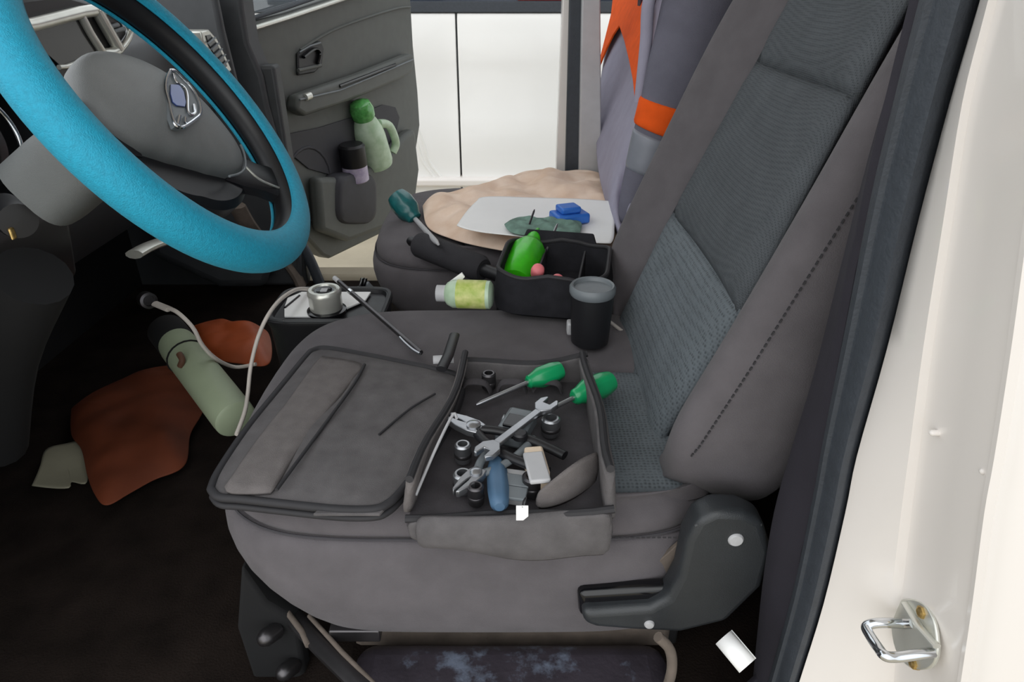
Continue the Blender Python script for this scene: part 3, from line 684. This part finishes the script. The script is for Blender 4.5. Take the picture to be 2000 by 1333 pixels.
# sleeve: flattened loft hanging in front of the near edge
def sec(xl, xr, y, Y):
    a_, b_ = aY(xl, y, Y), aY(xr, y, Y); c = (a_ + b_) / 2; h = (b_ - a_).length / 2
    return c, h
def sleeve(name, secs, m, grow=0):
    rings = []
    for xl, xr, y0, y1, Y in secs:
        A, B = aY(xl, y0, Y), aY(xr, y1, Y); c = (A + B) / 2; hx = (B - A) / 2; 
        L_ = hx.length; hx = hx * (1 + grow / L_)
        rings.append([c + hx * math.cos(2 * math.pi * k / 24) + V((.2, 1, 0)).normalized() * ((.042 + grow) * math.sin(2 * math.pi * k / 24)) for k in range(24)])
    return add(name, *loft(rings), m, t, sub=1)
SY = 1.40
sleeve('sleeve', [(1330, 1480, -150, -120, SY + .08), (1300, 1450, -40, -10, SY + .05), (1280, 1425, 60, 90, SY + .02), (1262, 1400, 130, 170, SY), (1252, 1372, 190, 225, SY), (1238, 1350, 250, 290, SY), (1222, 1325, 320, 350, SY), (1208, 1290, 390, 410, SY), (1204, 1262, 440, 452, SY)], 'jacket')
sleeve('orange_band', [(1254, 1376, 186, 221, SY), (1253, 1375, 190, 225, SY), (1247, 1365, 215, 252, SY), (1241, 1356, 238, 278, SY), (1240, 1354, 242, 282, SY)], 'orange', .005)
sleeve('grey_band', [(1239, 1352, 246, 286, SY), (1238, 1350, 252, 290, SY), (1231, 1338, 285, 320, SY), (1223, 1326, 322, 352, SY), (1222, 1324, 328, 356, SY)], 'reflect', .003)
tube('shoulder_fold', [aY(x, y, 1.43) for x, y in [(1300, -60), (1268, 0), (1262, 80), (1254, 160), (1250, 200)]], .012, 'jacketlight', t, smooth=5)

# ------------------------------------------------------------------ things on the passenger seat
ZP = .768
cl = add('beige_cloth', *crumple([aZ(x, y, ZP + .006) for x, y in [(826, 405), (850, 384), (930, 372), (985, 352), (1040, 338), (1130, 338), (1185, 352), (1212, 420), (1222, 500), (1212, 508), (1130, 502), (1030, 498), (940, 484), (880, 468), (836, 446)]],
    lambda x, y, q: (1 - q ** 10) * (.014 + .034 * fold(x, y, 1, 15) + .012 * fold(x, y, 4, 36, 2.0)), 60, 220), 'beige', solid=.003, off=1, sub=1)
tag(cl, 'crumpled beige cotton cloth spread over the passenger seat', 'cloth')
pz = .824
pp = add('paper_sheet', *crumple([aZ(x, y, pz) for x, y in [(892, 440), (905, 424), (930, 398), (948, 388), (1040, 387), (1190, 394), (1200, 400), (1200, 450), (1196, 474), (1180, 478), (1060, 468), (960, 455), (910, 446)]],
    lambda x, y, q: .006 * nz(x, y, 2, 6)), 'paper', solid=.001)
tag(pp, 'white paper sheet lying on the beige cloth', 'paper')
# small blue case on the paper
t = thing('blue_case', 'small blue plastic case lying on the white paper', 'case', aZ(1110, 420, pz + .004))
box('case_body', aZ(1112, 424, pz + .012), (.075, .055, .022), 'blue', t, rot=rotz(R(20)), bev=.005)
box('case_lid', aZ(1110, 408, pz + .03), (.045, .04, .014), 'blue', t, rot=rotz(R(20)), bev=.004)
# rag
rg = add('sage_rag', *crumple([aZ(x, y, pz + .006) for x, y in [(985, 440), (1010, 428), (1075, 430), (1130, 434), (1134, 450), (1120, 464), (1050, 464), (1000, 456)]],
    lambda x, y, q: (1 - q ** 6) * (.006 + .012 * fold(x, y, 7, 60)), 26, 110), 'sage', solid=.002, off=1, sub=1)
tag(rg, 'crumpled sage green rag on the white paper', 'cloth')

def screwdriver(name, label, tip, hs, he, hm, r=.014, group=None, sm='steel', sr=.0032):
    """tip -> start of handle -> end of handle"""
    tip, hs, he = V(tip), V(hs), V(he); ax = he - hs; L_ = ax.length
    t = thing(name, label, 'screwdriver', he, group)
    o = []
    n = 24; a, u, v = frame(ax); rings = []
    for f, q in ((0, .45), (.04, .62), (.12, .66), (.2, .78), (.35, 1), (.7, 1.02), (.85, .92), (.95, .82), (1, .45)):
        fl = .1 if .25 < f < .9 else .02
        rings.append([hs + a * (L_ * f) + (u * math.cos(2 * math.pi * k / n) + v * math.sin(2 * math.pi * k / n)) * (r * q * (1 - fl * (k % 4 == 0))) for k in range(n)])
    add('handle', *loft(rings), hm, t)
    d = (tip - hs)
    tube('shaft', [hs + a * .004, hs + d * .9, tip], sr, sm, t, rs=[sr, sr, sr * .45], n=10)
    return t
screwdriver('screwdriver', 'screwdriver with dark teal handle at the front edge of passenger seat', aZ(856, 478, ZP + .04), aY(812, 430, 1.62), aY(772, 381, 1.66), 'tgreen', .030, sm='lgrey', sr=.006)
t = thing('foam_grip_bar', 'thick black foam grip bar pointing over the passenger seat edge', 'tool', aZ(880, 510, ZP))
p0, p1 = aY(818, 478, 1.42), aY(945, 528, 1.30)
ax = (p1 - p0)
lathe('grip', p0, ax, [(.002, 0), (.026, .001), (.028, .006), (.028, ax.length * .95), (.022, ax.length), (.002, ax.length)], 'grip', t, n=26)
lathe('end_lug', p0 - ax.normalized() * .032, ax, [(.001, 0), (.008, .001), (.011, .008), (.009, .02), (.012, .034)], 'black', t, n=14)
lathe('bar', p1 - ax * .02, ax, [(.014, 0), (.014, .12), (.001, .121)], 'black', t, n=18)

# black pouch in the gap between the seats, its contents
t = thing('black_tool_pouch', 'open black tool pouch wedged between the two seats', 'bag', (.02, 1.28, .56))
pc = V((.078, 1.150, 0)); PA = R(-10); zlo, zhi = .774, .845
def pr_(x, y, z): return pc + rotz(PA) @ V((x, y, 0)) + V((0, 0, z))
def rr_(ins, z, n=64, wob=0): return [pr_(x, y, z + wob * (math.sin(x * 60 + 1) + math.sin(y * 45))) for x, y in superell(0, 0, .100 - ins, .108 - ins, 4.5, n)]
add('pouch_shell', *loft([rr_(.012, zlo), rr_(.0, zlo + .008), rr_(-.004, zlo + .03, wob=.001), rr_(.002, zhi - .014, wob=.003), rr_(.003, zhi, wob=.004), rr_(.008, zhi - .003, wob=.004), rr_(.011, zlo + .035), rr_(.016, zlo + .012)]), 'pouch', t)
tube('pouch_hem', rr_(.005, zhi + .001, 64, .004), .004, 'piping', t, closed=True, n=8)
prism('pouch_flap', [pr_(-.08, .100, zhi - .01), pr_(.07, .100, zhi - .01), pr_(.06, .118, zhi + .012), pr_(-.07, .118, zhi + .014)], (0, .008, -.006), 'pouch', t, bev=.003)
for x in (-.03, .045): prism('divider', [pr_(x, -.085, zlo + .012), pr_(x, .085, zlo + .012), pr_(x, .085, zhi - .012), pr_(x, -.085, zhi - .016)], (.004, 0, 0), 'piping', t, bev=.001)
# cup beside it
cb0 = aZ(1158, 557, .872); cb0.z = .771
t = thing('travel_cup', 'dark grey round lidded cup standing on the seat edge before the black pouch', 'cup', cb0)
cb = aZ(1158, 556, .80); cb = V((cb.x, cb.y, 0))
cb = aZ(1158, 557, .872); cb.z = .771
lathe('cup_body', cb, (0, 0, 1), [(.026, 0), (.030, .004), (.034, .084), (.034, .088), (.001, .089)], 'black', t, n=32)
lathe('cup_lid', cb + V((0, 0, .0855)), (0, 0, 1), [(.034, 0), (.036, .004), (.036, .012), (.033, .016), (.030, .015), (.028, .010), (.001, .009)], 'mid', t, n=32)
# bright green spray bottle
t = thing('green_bottle', 'bright green plastic bottle leaning out of the black pouch', 'bottle', (.0, 1.2, .80))
gb = aY(1006, 556, 1.14); ax = (aY(1042, 470, 1.27) - gb).normalized()
lathe('bottle_body', gb, ax, [(.02, 0), (.030, .003), (.034, .02), (.034, .10), (.026, .118), (.013, .128), (.013, .134), (.001, .135)], 'bgreen', t, n=28)
lathe('bottle_cap', gb + ax * .128, ax, [(.016, 0), (.016, .022), (.008, .03), (.004, .05), (.001, .051)], 'bgreen', t, n=20)
# awl with black handle, and thin pick
t = screwdriver('awl', 'thin steel awl with black handle standing in the black pouch', aY(1089, 438, 1.30), aY(1064, 498, 1.24), aY(1042, 540, 1.20), 'black', .011, sr=.0028)
t['category'] = 'awl'
t = screwdriver('pick', 'slender dark pick standing behind the green bottle', aY(1044, 410, 1.40), aY(1030, 450, 1.36), aY(1016, 490, 1.33), 'black', .007, sr=.0022, sm='dsteel')
t['category'] = 'awl'
for x, y, q in ((1050, 536, 'upper'), (1088, 556, 'lower')):
    o = lathe('pink_cap', aY(x, y - 6, 1.115), V((.1, -.7, .7)), [(.011, -.012), (.012, 0), (.011, .008), (.008, .011), (.001, .012)], 'pink', n=20)
    tag(o, 'small pink cap in the black pouch, ' + ('the one beside the green bottle' if q == 'upper' else 'the one in the middle compartment'), 'cap', 'pink caps in the pouch')
    tube('cap_stem', [aY(x, y - 6, 1.115), aY(x, y - 6, 1.115) + V((0, .02, -.06))], .006, 'pink', o)
# clear bottle with lime label
t = thing('label_bottle', 'small bottle with lime yellow label lying in front of the black pouch', 'bottle', aY(915, 600, 1.04))
b0, b1 = aY(962, 577, 1.035), aY(868, 574, 1.045); ax = b1 - b0; Ln = ax.length
lathe('bottle_body', b0, ax, [(.018, 0), (.0235, .004), (.0235, Ln * .82), (.019, Ln * .93), (.011, Ln), (.001, Ln)], 'pbottle', t, n=28)
lathe('bottle_label', b0 + ax * .12, ax, [(.0237, 0), (.0241, .001), (.0241, Ln * .6), (.0237, Ln * .601)], 'lime', t, n=28)
lathe('bottle_cap', b0 + ax * .97, ax, [(.014, 0), (.014, .015), (.001, .016)], 'lgrey', t, n=20)
prism('paper_tab', [aY(x, y, 1.06) for x, y in [(872, 556), (902, 534), (908, 542), (892, 560)]], (0, .004, 0), 'paper', t, bev=.0005)
t = thing('small_charger', 'small light grey plug against the black pouch wall', 'plug', aY(1138, 640, .985))
box('plug_body', aY(1120, 640, 1.0), (.022, .02, .022), 'lgrey', t, bev=.003)
tube('plug_cord', [aY(1146, 626, .99), aY(1176, 622, 1.0), aY(1205, 640, 1.02), aY(1222, 656, 1.02), aY(1230, 684, .99)], .003, 'cable', t, smooth=6)
# dark storage floor between the seats
struct(box('trim_13', (.09, 1.26, .60), (.24, .16, .33), 'black', bev=.01))

# ------------------------------------------------------------------ tool case on the driver seat
BZ = .768
t = thing('tool_case', 'open dark grey canvas tool case with lid folded forward on driver seat', 'tool bag', (.0, .70, BZ))
lid = [(412, 957), (428, 920), (480, 842), (540, 768), (596, 700), (612, 686), (640, 682), (720, 696), (800, 712), (846, 722), (900, 740), (893, 790), (860, 850), (820, 912), (782, 962), (756, 986), (728, 996), (660, 996), (560, 986), (470, 976), (428, 972)]
lz = lambda x, y: .784
lp_ = [aZ(x, y, .782) for x, y in lid]
vs, fs = crumple(lp_, lambda x, y, q: .010 * (1 - q ** 5) + .004 * nz(x, y, 2, 12) * (1 - q ** 3), 20, 120)
lidm = add('lid', vs, fs, 'bag', t, solid=.012, off=-1)
tube('lid_piping', [p + V((0, 0, .0)) for p in lp_], .0048, 'piping', lidm, closed=True, smooth=6, n=10)
tube('lid_piping', [p + V((0, 0, -.011)) for p in lp_], .0042, 'piping', lidm, closed=True, smooth=6, n=10)
band = [(438, 952), (500, 862), (560, 786), (620, 704), (640, 698), (708, 712), (690, 744), (640, 806), (580, 886), (538, 952), (520, 962), (450, 962)]
vs, fs = crumple([aZ(x, y, .7905) for x, y in band], lambda x, y, q: .006 * (1 - q ** 6), 12, 100)
add('lid_band', vs, fs, 'bagband', lidm, solid=.004, off=-1)
tube('lid_seam', [aZ(x, y, .7955) for x, y in [(712, 713), (692, 750), (640, 822), (590, 890), (540, 958)]], .0022, 'piping', lidm, smooth=5)
tube('lid_seam', [aZ(x, y, .7935) for x, y in [(740, 850), (800, 800), (850, 770)]], .0015, 'piping', lidm, smooth=5)
prism('lid_tab', [aZ(x, y, .778) for x, y in [(640, 985), (765, 985), (742, 1010), (612, 1010)]], (0, 0, .004), 'bag', lidm, bev=.001)
# tray: bottom, four walls of uneven height
bn, bf = (-.115, .560), (-.075, .86)      # near/far front corners
cn, cf = (.118, .552), (.118, .845)
def wall(name, A, B, h0, h1, lean, m='bag', thick=.012, zb=BZ - .004, nseg=10, sag=0.01):
    A = V((A[0], A[1], 0)); B = V((B[0], B[1], 0)); d = (B - A).normalized(); nrm = V((d.y, -d.x, 0))
    rings = []
    for k in range(nseg + 1):
        f = k / nseg; b = A.lerp(B, f); h = h0 + (h1 - h0) * f - sag * math.sin(f * math.pi)
        wob = .004 * math.sin(f * 7 + h0 * 50)
        ln = lean
        o = [(0, 0), (.3, .3), (.7, .75), (.95, 1.0), (1, 1.02)]
        outer = [b + nrm * (ln * q + thick / 2 + wob * q) + V((0, 0, zb + h * z)) for z, q in o]
        inner = [b + nrm * (ln * q - thick / 2 + wob * q) + V((0, 0, zb + h * z)) for z, q in reversed(o)]
        rings.append(outer + inner)
    w = add(name, *loft(rings), m, t, sub=1)
    topc = [(r[4] + r[5]) / 2 for r in rings]
    tube('wall_piping', topc, .0045, 'piping', w, n=8)
    return w
wall('rear_wall', (.108, .552), (.108, .85), .085, .055, -.004, thick=.014)
wall('near_wall', (-.115, .560), (.108, .552), .03, .05, -.004, zb=.745, sag=.006)
wall('far_wall', (.108, .85), (-.075, .862), .05, .035, .004)
wall('front_wall', (-.075, .862), (-.118, .565), .05, .062, -.010, m='bagband')
prism('tray_base', [V((-.115, .56, BZ - .006)), V((.108, .553, BZ - .006)), V((.108, .85, BZ - .004)), V((-.075, .862, BZ - .004))], (0, 0, .008), 'bagin', t, bev=.002)
# overhanging skirt at the near side
rings = []
for k in range(13):
    f = k / 12; x = -.105 + .215 * f
    zt_ = .79 + .01 * f; zl = .742 - .022 * f + .006 * math.sin(f * 8)
    yb = .545 - .004 * math.sin(f * 5)
    rings.append([V((x, yb + .012, zt_)), V((x, yb + .002, zt_ - .01)), V((x, yb - .004, (zt_ + zl) / 2)), V((x, yb, zl)), V((x, yb + .008, zl)), V((x, yb + .012, (zt_ + zl) / 2))])
add('skirt', *loft(rings), 'bag', t, sub=1)
# folded pocket inside the near rear corner
rings = []
for k in range(11):
    f = k / 10; A = V((.02 + .07 * f, .575 - .005 * f + .05 * f * f, .776)); h = .03 + .03 * math.sin(f * 2.4)
    rings.append([A, A + V((.006, -.004, h)), A + V((.010, -.006, h)), A + V((.012, -.006, 0))])
add('inner_pocket', *loft(rings), 'bagband', t, sub=1)
for k, x in enumerate((-.05, .0, .05)):
    tube('elastic_loop', [V((x - .02, .815, .778)), V((x - .012, .812, .793)), V((x + .012, .81, .793)), V((x + .02, .812, .778))], .006, 'bagin', t, smooth=5, flat=.4)
tube('zip_cord', [aZ(812, 968, .79), aZ(850, 880, .81), aZ(884, 812, .82), aZ(892, 818, .82)], .0018, 'lgrey', t, smooth=6)

# tools inside
TZ = .79
def tz(x, y, z=TZ): return aZ(x, y, z)
screwdriver('screwdriver.001', 'green handled screwdriver lying farthest from the seat back in the case', tz(930, 792, .785), tz(1030, 748, .795), tz(1098, 722, .80), 'green', .015)
screwdriver('screwdriver.002', 'green handled screwdriver beside the rear wall of the case', tz(1000, 838, .785), tz(1120, 778, .797), tz(1196, 744, .80), 'green', .0175)
screwdriver('screwdriver.003', 'blue handled screwdriver lying across the middle of the case', tz(985, 812, .79), tz(968, 890, .79), tz(976, 992, .793), 'dblue', .012)
def pliers(label, piv, dirv, m, z=.79, s=1.0, op=.16):
    piv = V(piv); d = V(dirv).normalized(); n = V((0, 0, 1)); q = n.cross(d)
    t = thing('pliers', label, 'pliers', piv)
    for sg in (-1, 1):
        jaw = [piv + d * (a * s) + q * (sg * b * s) for a, b in ((-.012, .010), (.0, .013), (.02, .012), (.045, .006), (.048, .002), (.02, .0015), (-.01, -.004))]
        prism('jaw', [p + V((0, 0, -.004)) for p in jaw], (0, 0, .009), 'steel', t, bev=.001)
        pts = [piv - d * (a * s) + q * (-sg * b * s * -1) for a, b in ((.008, .004), (.03, .014), (.07, .021), (.12, .018))]
        tube('handle', pts, .0065 * s, m, t, smooth=5, n=12, flat=.8)
    lathe('pivot', piv + V((0, 0, -.006)), (0, 0, 1), [(.009 * s, 0), (.009 * s, .013), (.006 * s, .0145), (.0005, .015)], 'steel', t, n=18)
    return t
pliers('steel pliers with black handles, jaws toward the lid of the case', tz(925, 838, .800), V((-.5, .35, 0)), 'black')
pliers('steel pliers with dull grey handles at the near side of the case', tz(930, 930, .797), V((-.35, -.5, 0)), 'mid', s=.8)
# wrench
t = thing('wrench', 'bright steel open ended wrench lying in the tool case', 'wrench', tz(1005, 860))
wa, wb = tz(958, 880, .807), tz(1062, 800, .807); d = (wb - wa).normalized(); q = V((0, 0, 1)).cross(d)
prism('shank', [wa + q * .005, wb + q * .005, wb - q * .005, wa - q * .005], (0, 0, .005), 'steel', t, bev=.001)
for P, dr in ((wa, -d), (wb, d)):
    q2 = V((0, 0, 1)).cross(dr)
    sh = [(-.012, .005), (-.002, .013), (.012, .0135), (.020, .0085), (.019, .0055), (.006, .0045), (.006, -.0045), (.019, -.0055), (.020, -.0085), (.012, -.0135), (-.002, -.013), (-.012, -.005)]
    prism('jaw', [P + dr * a + q2 * b + V((0, 0, -.001)) for a, b in sh], (0, 0, .007), 'steel', t, bev=.001)
# tester, cream block, tape
t = thing('voltage_tester', 'grey box tester with dark window in the tool case', 'tester', tz(1010, 830))
Q = rotz(R(70))
b = box('tester_body', tz(1008, 836, .792), (.06, .038, .022), 'mid', t, rot=Q, bev=.005)
box('tester_window', tz(1006, 824, .806), (.026, .024, .004), 'gloss', b, rot=Q, bev=.001)
lathe('tester_knob', tz(1016, 856, .803), (0, 0, 1), [(.009, 0), (.009, .006), (.007, .008), (.0005, .008)], 'black', b, n=18)
t = thing('cream_box', 'small cream plastic box standing in the tool case', 'box', tz(1050, 910))
b = box('box_body', tz(1048, 918, .797), (.022, .05, .03), 'cream', t, rot=rotz(R(8)), bev=.003)
box('box_lid', tz(1048, 914, .813), (.023, .051, .006), 'lgrey', t, rot=rotz(R(8)), bev=.002)
t = thing('white_tag', 'small white card tag at the near wall of the tool case', 'tag', tz(1020, 1008))
prism('card', [aY(x, y, .538) for x, y in [(1008, 990), (1032, 990), (1032, 1010), (1022, 1018), (1008, 1018)]], (0, .0015, 0), 'paper', t, bev=.0003)
tube('tag_string', [aY(1020, 992, .538), aY(1022, 980, .545), aY(1026, 974, .56)], .0008, 'piping', t)
for i, (x, y, r) in enumerate(((905, 960, .011), (930, 985, .009), (905, 902, .010), (1040, 965, .012), (1075, 850, .012), (955, 760, .010))):
    t = thing('socket_bit' + ('' if i == 0 else '.%03d' % i), ['steel socket at the near front corner of the case', 'smaller steel socket beside the near wall of the case', 'steel socket by the front wall of the case', 'steel socket below the cream box', 'steel socket by the rear wall of the case', 'steel socket by the far elastic loops'][i], 'socket', tz(x, y, .775), 'loose sockets in the tool case')
    c = tz(x, y, .776)
    lathe('socket_body', c, (0, 0, 1), [(r * .8, 0), (r, .003), (r, .024), (r * .8, .026), (r * .6, .026), (r * .6, .010), (.0005, .010)], 'steel' if i % 2 == 0 else 'dsteel', t, n=18)
    lathe('socket_ring', c + V((0, 0, .008)), (0, 0, 1), [(r, 0), (r * 1.06, .001), (r * 1.06, .004), (r, .005)], 'dsteel', t, n=18)
t = thing('utility_knife', 'black knife with white end cap resting on the lid edge', 'knife', tz(870, 700))
k0, k1, k2 = tz(842, 706, .80), tz(892, 690, .805), tz(878, 650, .81)
tube('knife_cap', [tz(846, 704, .797), tz(886, 702, .797)], .009, 'lgrey', t, flat=.6)
tube('knife_handle', [tz(862, 722, .805), tz(876, 694, .806), tz(888, 655, .806)], .008, 'black', t, flat=.6)
t = thing('parts_box', 'small grey parts box with two lids beside the blue handled screwdriver', 'box', tz(1000, 955, .775))
b = box('box_body', tz(1003, 952, .782), (.034, .042, .018), 'lgrey', t, rot=rotz(R(-12)), bev=.002)
for q in (-1, 1): box('box_lid', tz(1003, 952, .793) + rotz(R(-12)) @ V((0, .0105 * q, 0)), (.033, .0195, .004), 'mid', b, rot=rotz(R(-12)), bev=.001)
# long probe across the seat front
t = thing('steel_probe', 'long thin dark steel probe with hooked tip lying on driver seat', 'tool', aZ(740, 620, .79))
r0, r1 = aZ(655, 545, .80), aZ(822, 690, .782)
tube('probe_rod', [r0, r0.lerp(r1, .5), r1], .0042, 'dsteel', t, n=12)
tube('probe_tip', [r0 - (r1 - r0) * .01, r0.lerp(r1, .05)], .0046, 'lgrey', t, n=12)
tube('probe_collar', [r0.lerp(r1, .19), r0.lerp(r1, .225)], .0048, 'chrome', t, n=12)
tube('probe_hook', [aZ(820, 692, .783), aZ(806, 684, .783), aZ(790, 670, .784), aZ(781, 660, .785)], .0026, 'steel', t, smooth=5, n=10)

# ------------------------------------------------------------------ console with rotary knob
t = thing('gear_console', 'black console box with white plate around a chrome rotary knob', 'console', (-.35, 1.16, .47))
cx0, cx1, cy0, cy1 = -.455, -.235, 1.105, 1.262
def crr(ins, z): return [V((x, y, z)) for x, y in superell((cx0 + cx1) / 2, (cy0 + cy1) / 2, (cx1 - cx0) / 2 - ins, (cy1 - cy0) / 2 - ins, 6, 48)]
add('console_box', *loft([crr(.02, .44), crr(.01, .6), crr(.004, .72), crr(0, .732), crr(0, .738), crr(.004, .742), crr(.010, .742), crr(.013, .735)]), 'black', t)
tube('console_rim', [p for p in crr(.005, .741)], .0045, 'plastic', t, closed=True, n=8)
prism('top_plate', [aZ(x, y, .738) for x, y in [(562, 586), (590, 574), (725, 574), (714, 590), (640, 622), (556, 622), (556, 604)]], (0, 0, .004), 'paper', t, bev=.001)
tube('plate_slot', [aZ(552, 627, .742), aZ(625, 625, .742)], .003, 'gloss', t)
tube('plate_slot', [aZ(556, 602, .743), aZ(585, 578, .743)], .002, 'gloss', t)
kb = V((-.345, 1.150, .742))
lathe('knob_base', kb, (0, 0, 1), [(.036, 0), (.036, .004), (.031, .006), (.001, .006)], 'gloss', t, n=36)
kn = lathe('knob', kb + V((0, 0, .005)), (0, 0, 1), [(.028, 0), (.030, .003), (.030, .026), (.031, .030), (.031, .036), (.028, .040), (.022, .040), (.020, .036), (.001, .036)], 'silver', t, n=40)
lathe('knob_face', kb + V((0, 0, .041)), (0, 0, 1), [(.019, 0), (.019, .0015), (.014, .002), (.012, .001), (.001, .001)], 'gloss', kn, n=36)
box('knob_mark', kb + V((0, 0, .0425)), (.012, .014, .002), 'lgrey', kn, bev=.0005)
t = thing('park_lever', 'short black lever with chrome edge behind the gear console', 'lever', (-.27, 1.27, .72))
prism('lever_base', [aY(x, y, 1.285) for x, y in [(684, 572), (716, 556), (748, 590), (720, 600), (690, 590)]], (0, .02, 0), 'mid', t, bev=.003)
tube('lever_arm', [aY(706, 570, 1.28), aY(711, 556, 1.28), aY(714, 544, 1.285)], .007, 'gloss', t, flat=.6)
tube('lever_edge', [aY(701, 568, 1.272), aY(707, 544, 1.278)], .003, 'chrome', t)

# ------------------------------------------------------------------ footwell
t = thing('insulated_bottle', 'pale green drink bottle lying slanted in front of the driver seat', 'bottle', aZ(410, 750, .5))
b0, b1 = aY(462, 822, 1.03), aY(345, 672, 1.25); ax = b1 - b0; Ln = ax.length
lathe('bottle_body', b0, ax, [(.032, 0), (.037, .004), (.038, .02), (.038, Ln - .02), (.036, Ln), (.001, Ln)], 'pale', t, n=32)
lathe('bottle_lid', b1 - ax * .005, ax, [(.036, 0), (.038, .005), (.038, .06), (.034, .066), (.001, .067)], 'vblack', t, n=32)
a, u, v = frame(ax)
tube('bottle_strap', [b0 + ax * .80 + (u * math.cos(k / 20 * 2 * math.pi) + v * math.sin(k / 20 * 2 * math.pi)) * .039 for k in range(20)], .002, 'vblack', t, closed=True, n=6)
tube('strap_hook', [aY(350, 692, 1.15), aY(356, 704, 1.14), aY(352, 716, 1.14)], .006, 'brown', t, smooth=4)

o = add('brown_plastic_bag', *crumple([aZ(x, y, .45) for x, y in [(140, 800), (180, 770), (240, 742), (300, 720), (370, 716), (402, 740), (398, 800), (372, 850), (360, 912), (300, 940), (250, 968), (208, 990), (186, 968), (172, 932), (160, 880), (140, 850)]],
    lambda x, y, q: .045 * (1 - q ** 4) * (.6 + .5 * fold(x, y, 2, 16)), 36, 140), 'bagorange', solid=.002, off=1, sub=1)
tag(o, 'crumpled brown orange plastic bag on the dark footwell floor', 'bag')
o = add('orange_plastic_bag', *crumple([aZ(x, y, .56) for x, y in [(376, 640), (420, 628), (470, 640), (522, 650), (526, 712), (470, 712), (430, 704), (396, 680)]],
    lambda x, y, q: .04 * (1 - q ** 4) * (.5 + .7 * fold(x, y, 5, 24)), 30, 120), 'orangebag', solid=.002, off=1, sub=1)
tag(o, 'folded orange plastic bag beside the gear console', 'bag')
o = add('paper_scrap', *crumple([aZ(x, y, .447) for x, y in [(62, 950), (78, 912), (92, 880), (130, 868), (176, 858), (172, 900), (168, 944), (138, 940), (132, 954)]], lambda x, y, q: .008 * nz(x, y, 5, 10), 10, 60), 'palepaper', solid=.001)
tag(o, 'pale paper scrap on floor beside the brown bag', 'paper')
t = thing('charging_cable', 'off white charging cable plugged into the lower dash', 'cable', aY(300, 590, 1.2))
pts = [aY(318, 600, 1.18), aY(345, 610, 1.16), aY(376, 640, 1.15), aY(396, 676, 1.15), aY(425, 704, 1.17), aY(460, 718, 1.2), aY(500, 712, 1.2)]
tube('cord', pts, .004, 'cable', t, smooth=6)
tube('plug', [aY(303, 594, 1.19), aY(330, 605, 1.17)], .008, 'cable', t, flat=.6)
lathe('power_socket', aY(290, 588, 1.21), (aY(303, 594, 1.18) - aY(290, 588, 1.21)), [(.016, -.02), (.016, .004), (.011, .005), (.010, -.004), (.001, -.004)], 'dsteel', t, n=20)
o = tube('looped_cable', [aY(x, y, Y) for x, y, Y in [(605, 566, 1.24), (580, 566, 1.2), (550, 584, 1.13), (524, 616, 1.08), (504, 660, 1.06), (490, 716, 1.04), (484, 770, 1.0), (478, 806, .95), (462, 850, .9)]], .0036, 'cable', None, smooth=7)
tag(o, 'off white cable looping over the corner of the gear console', 'cable')
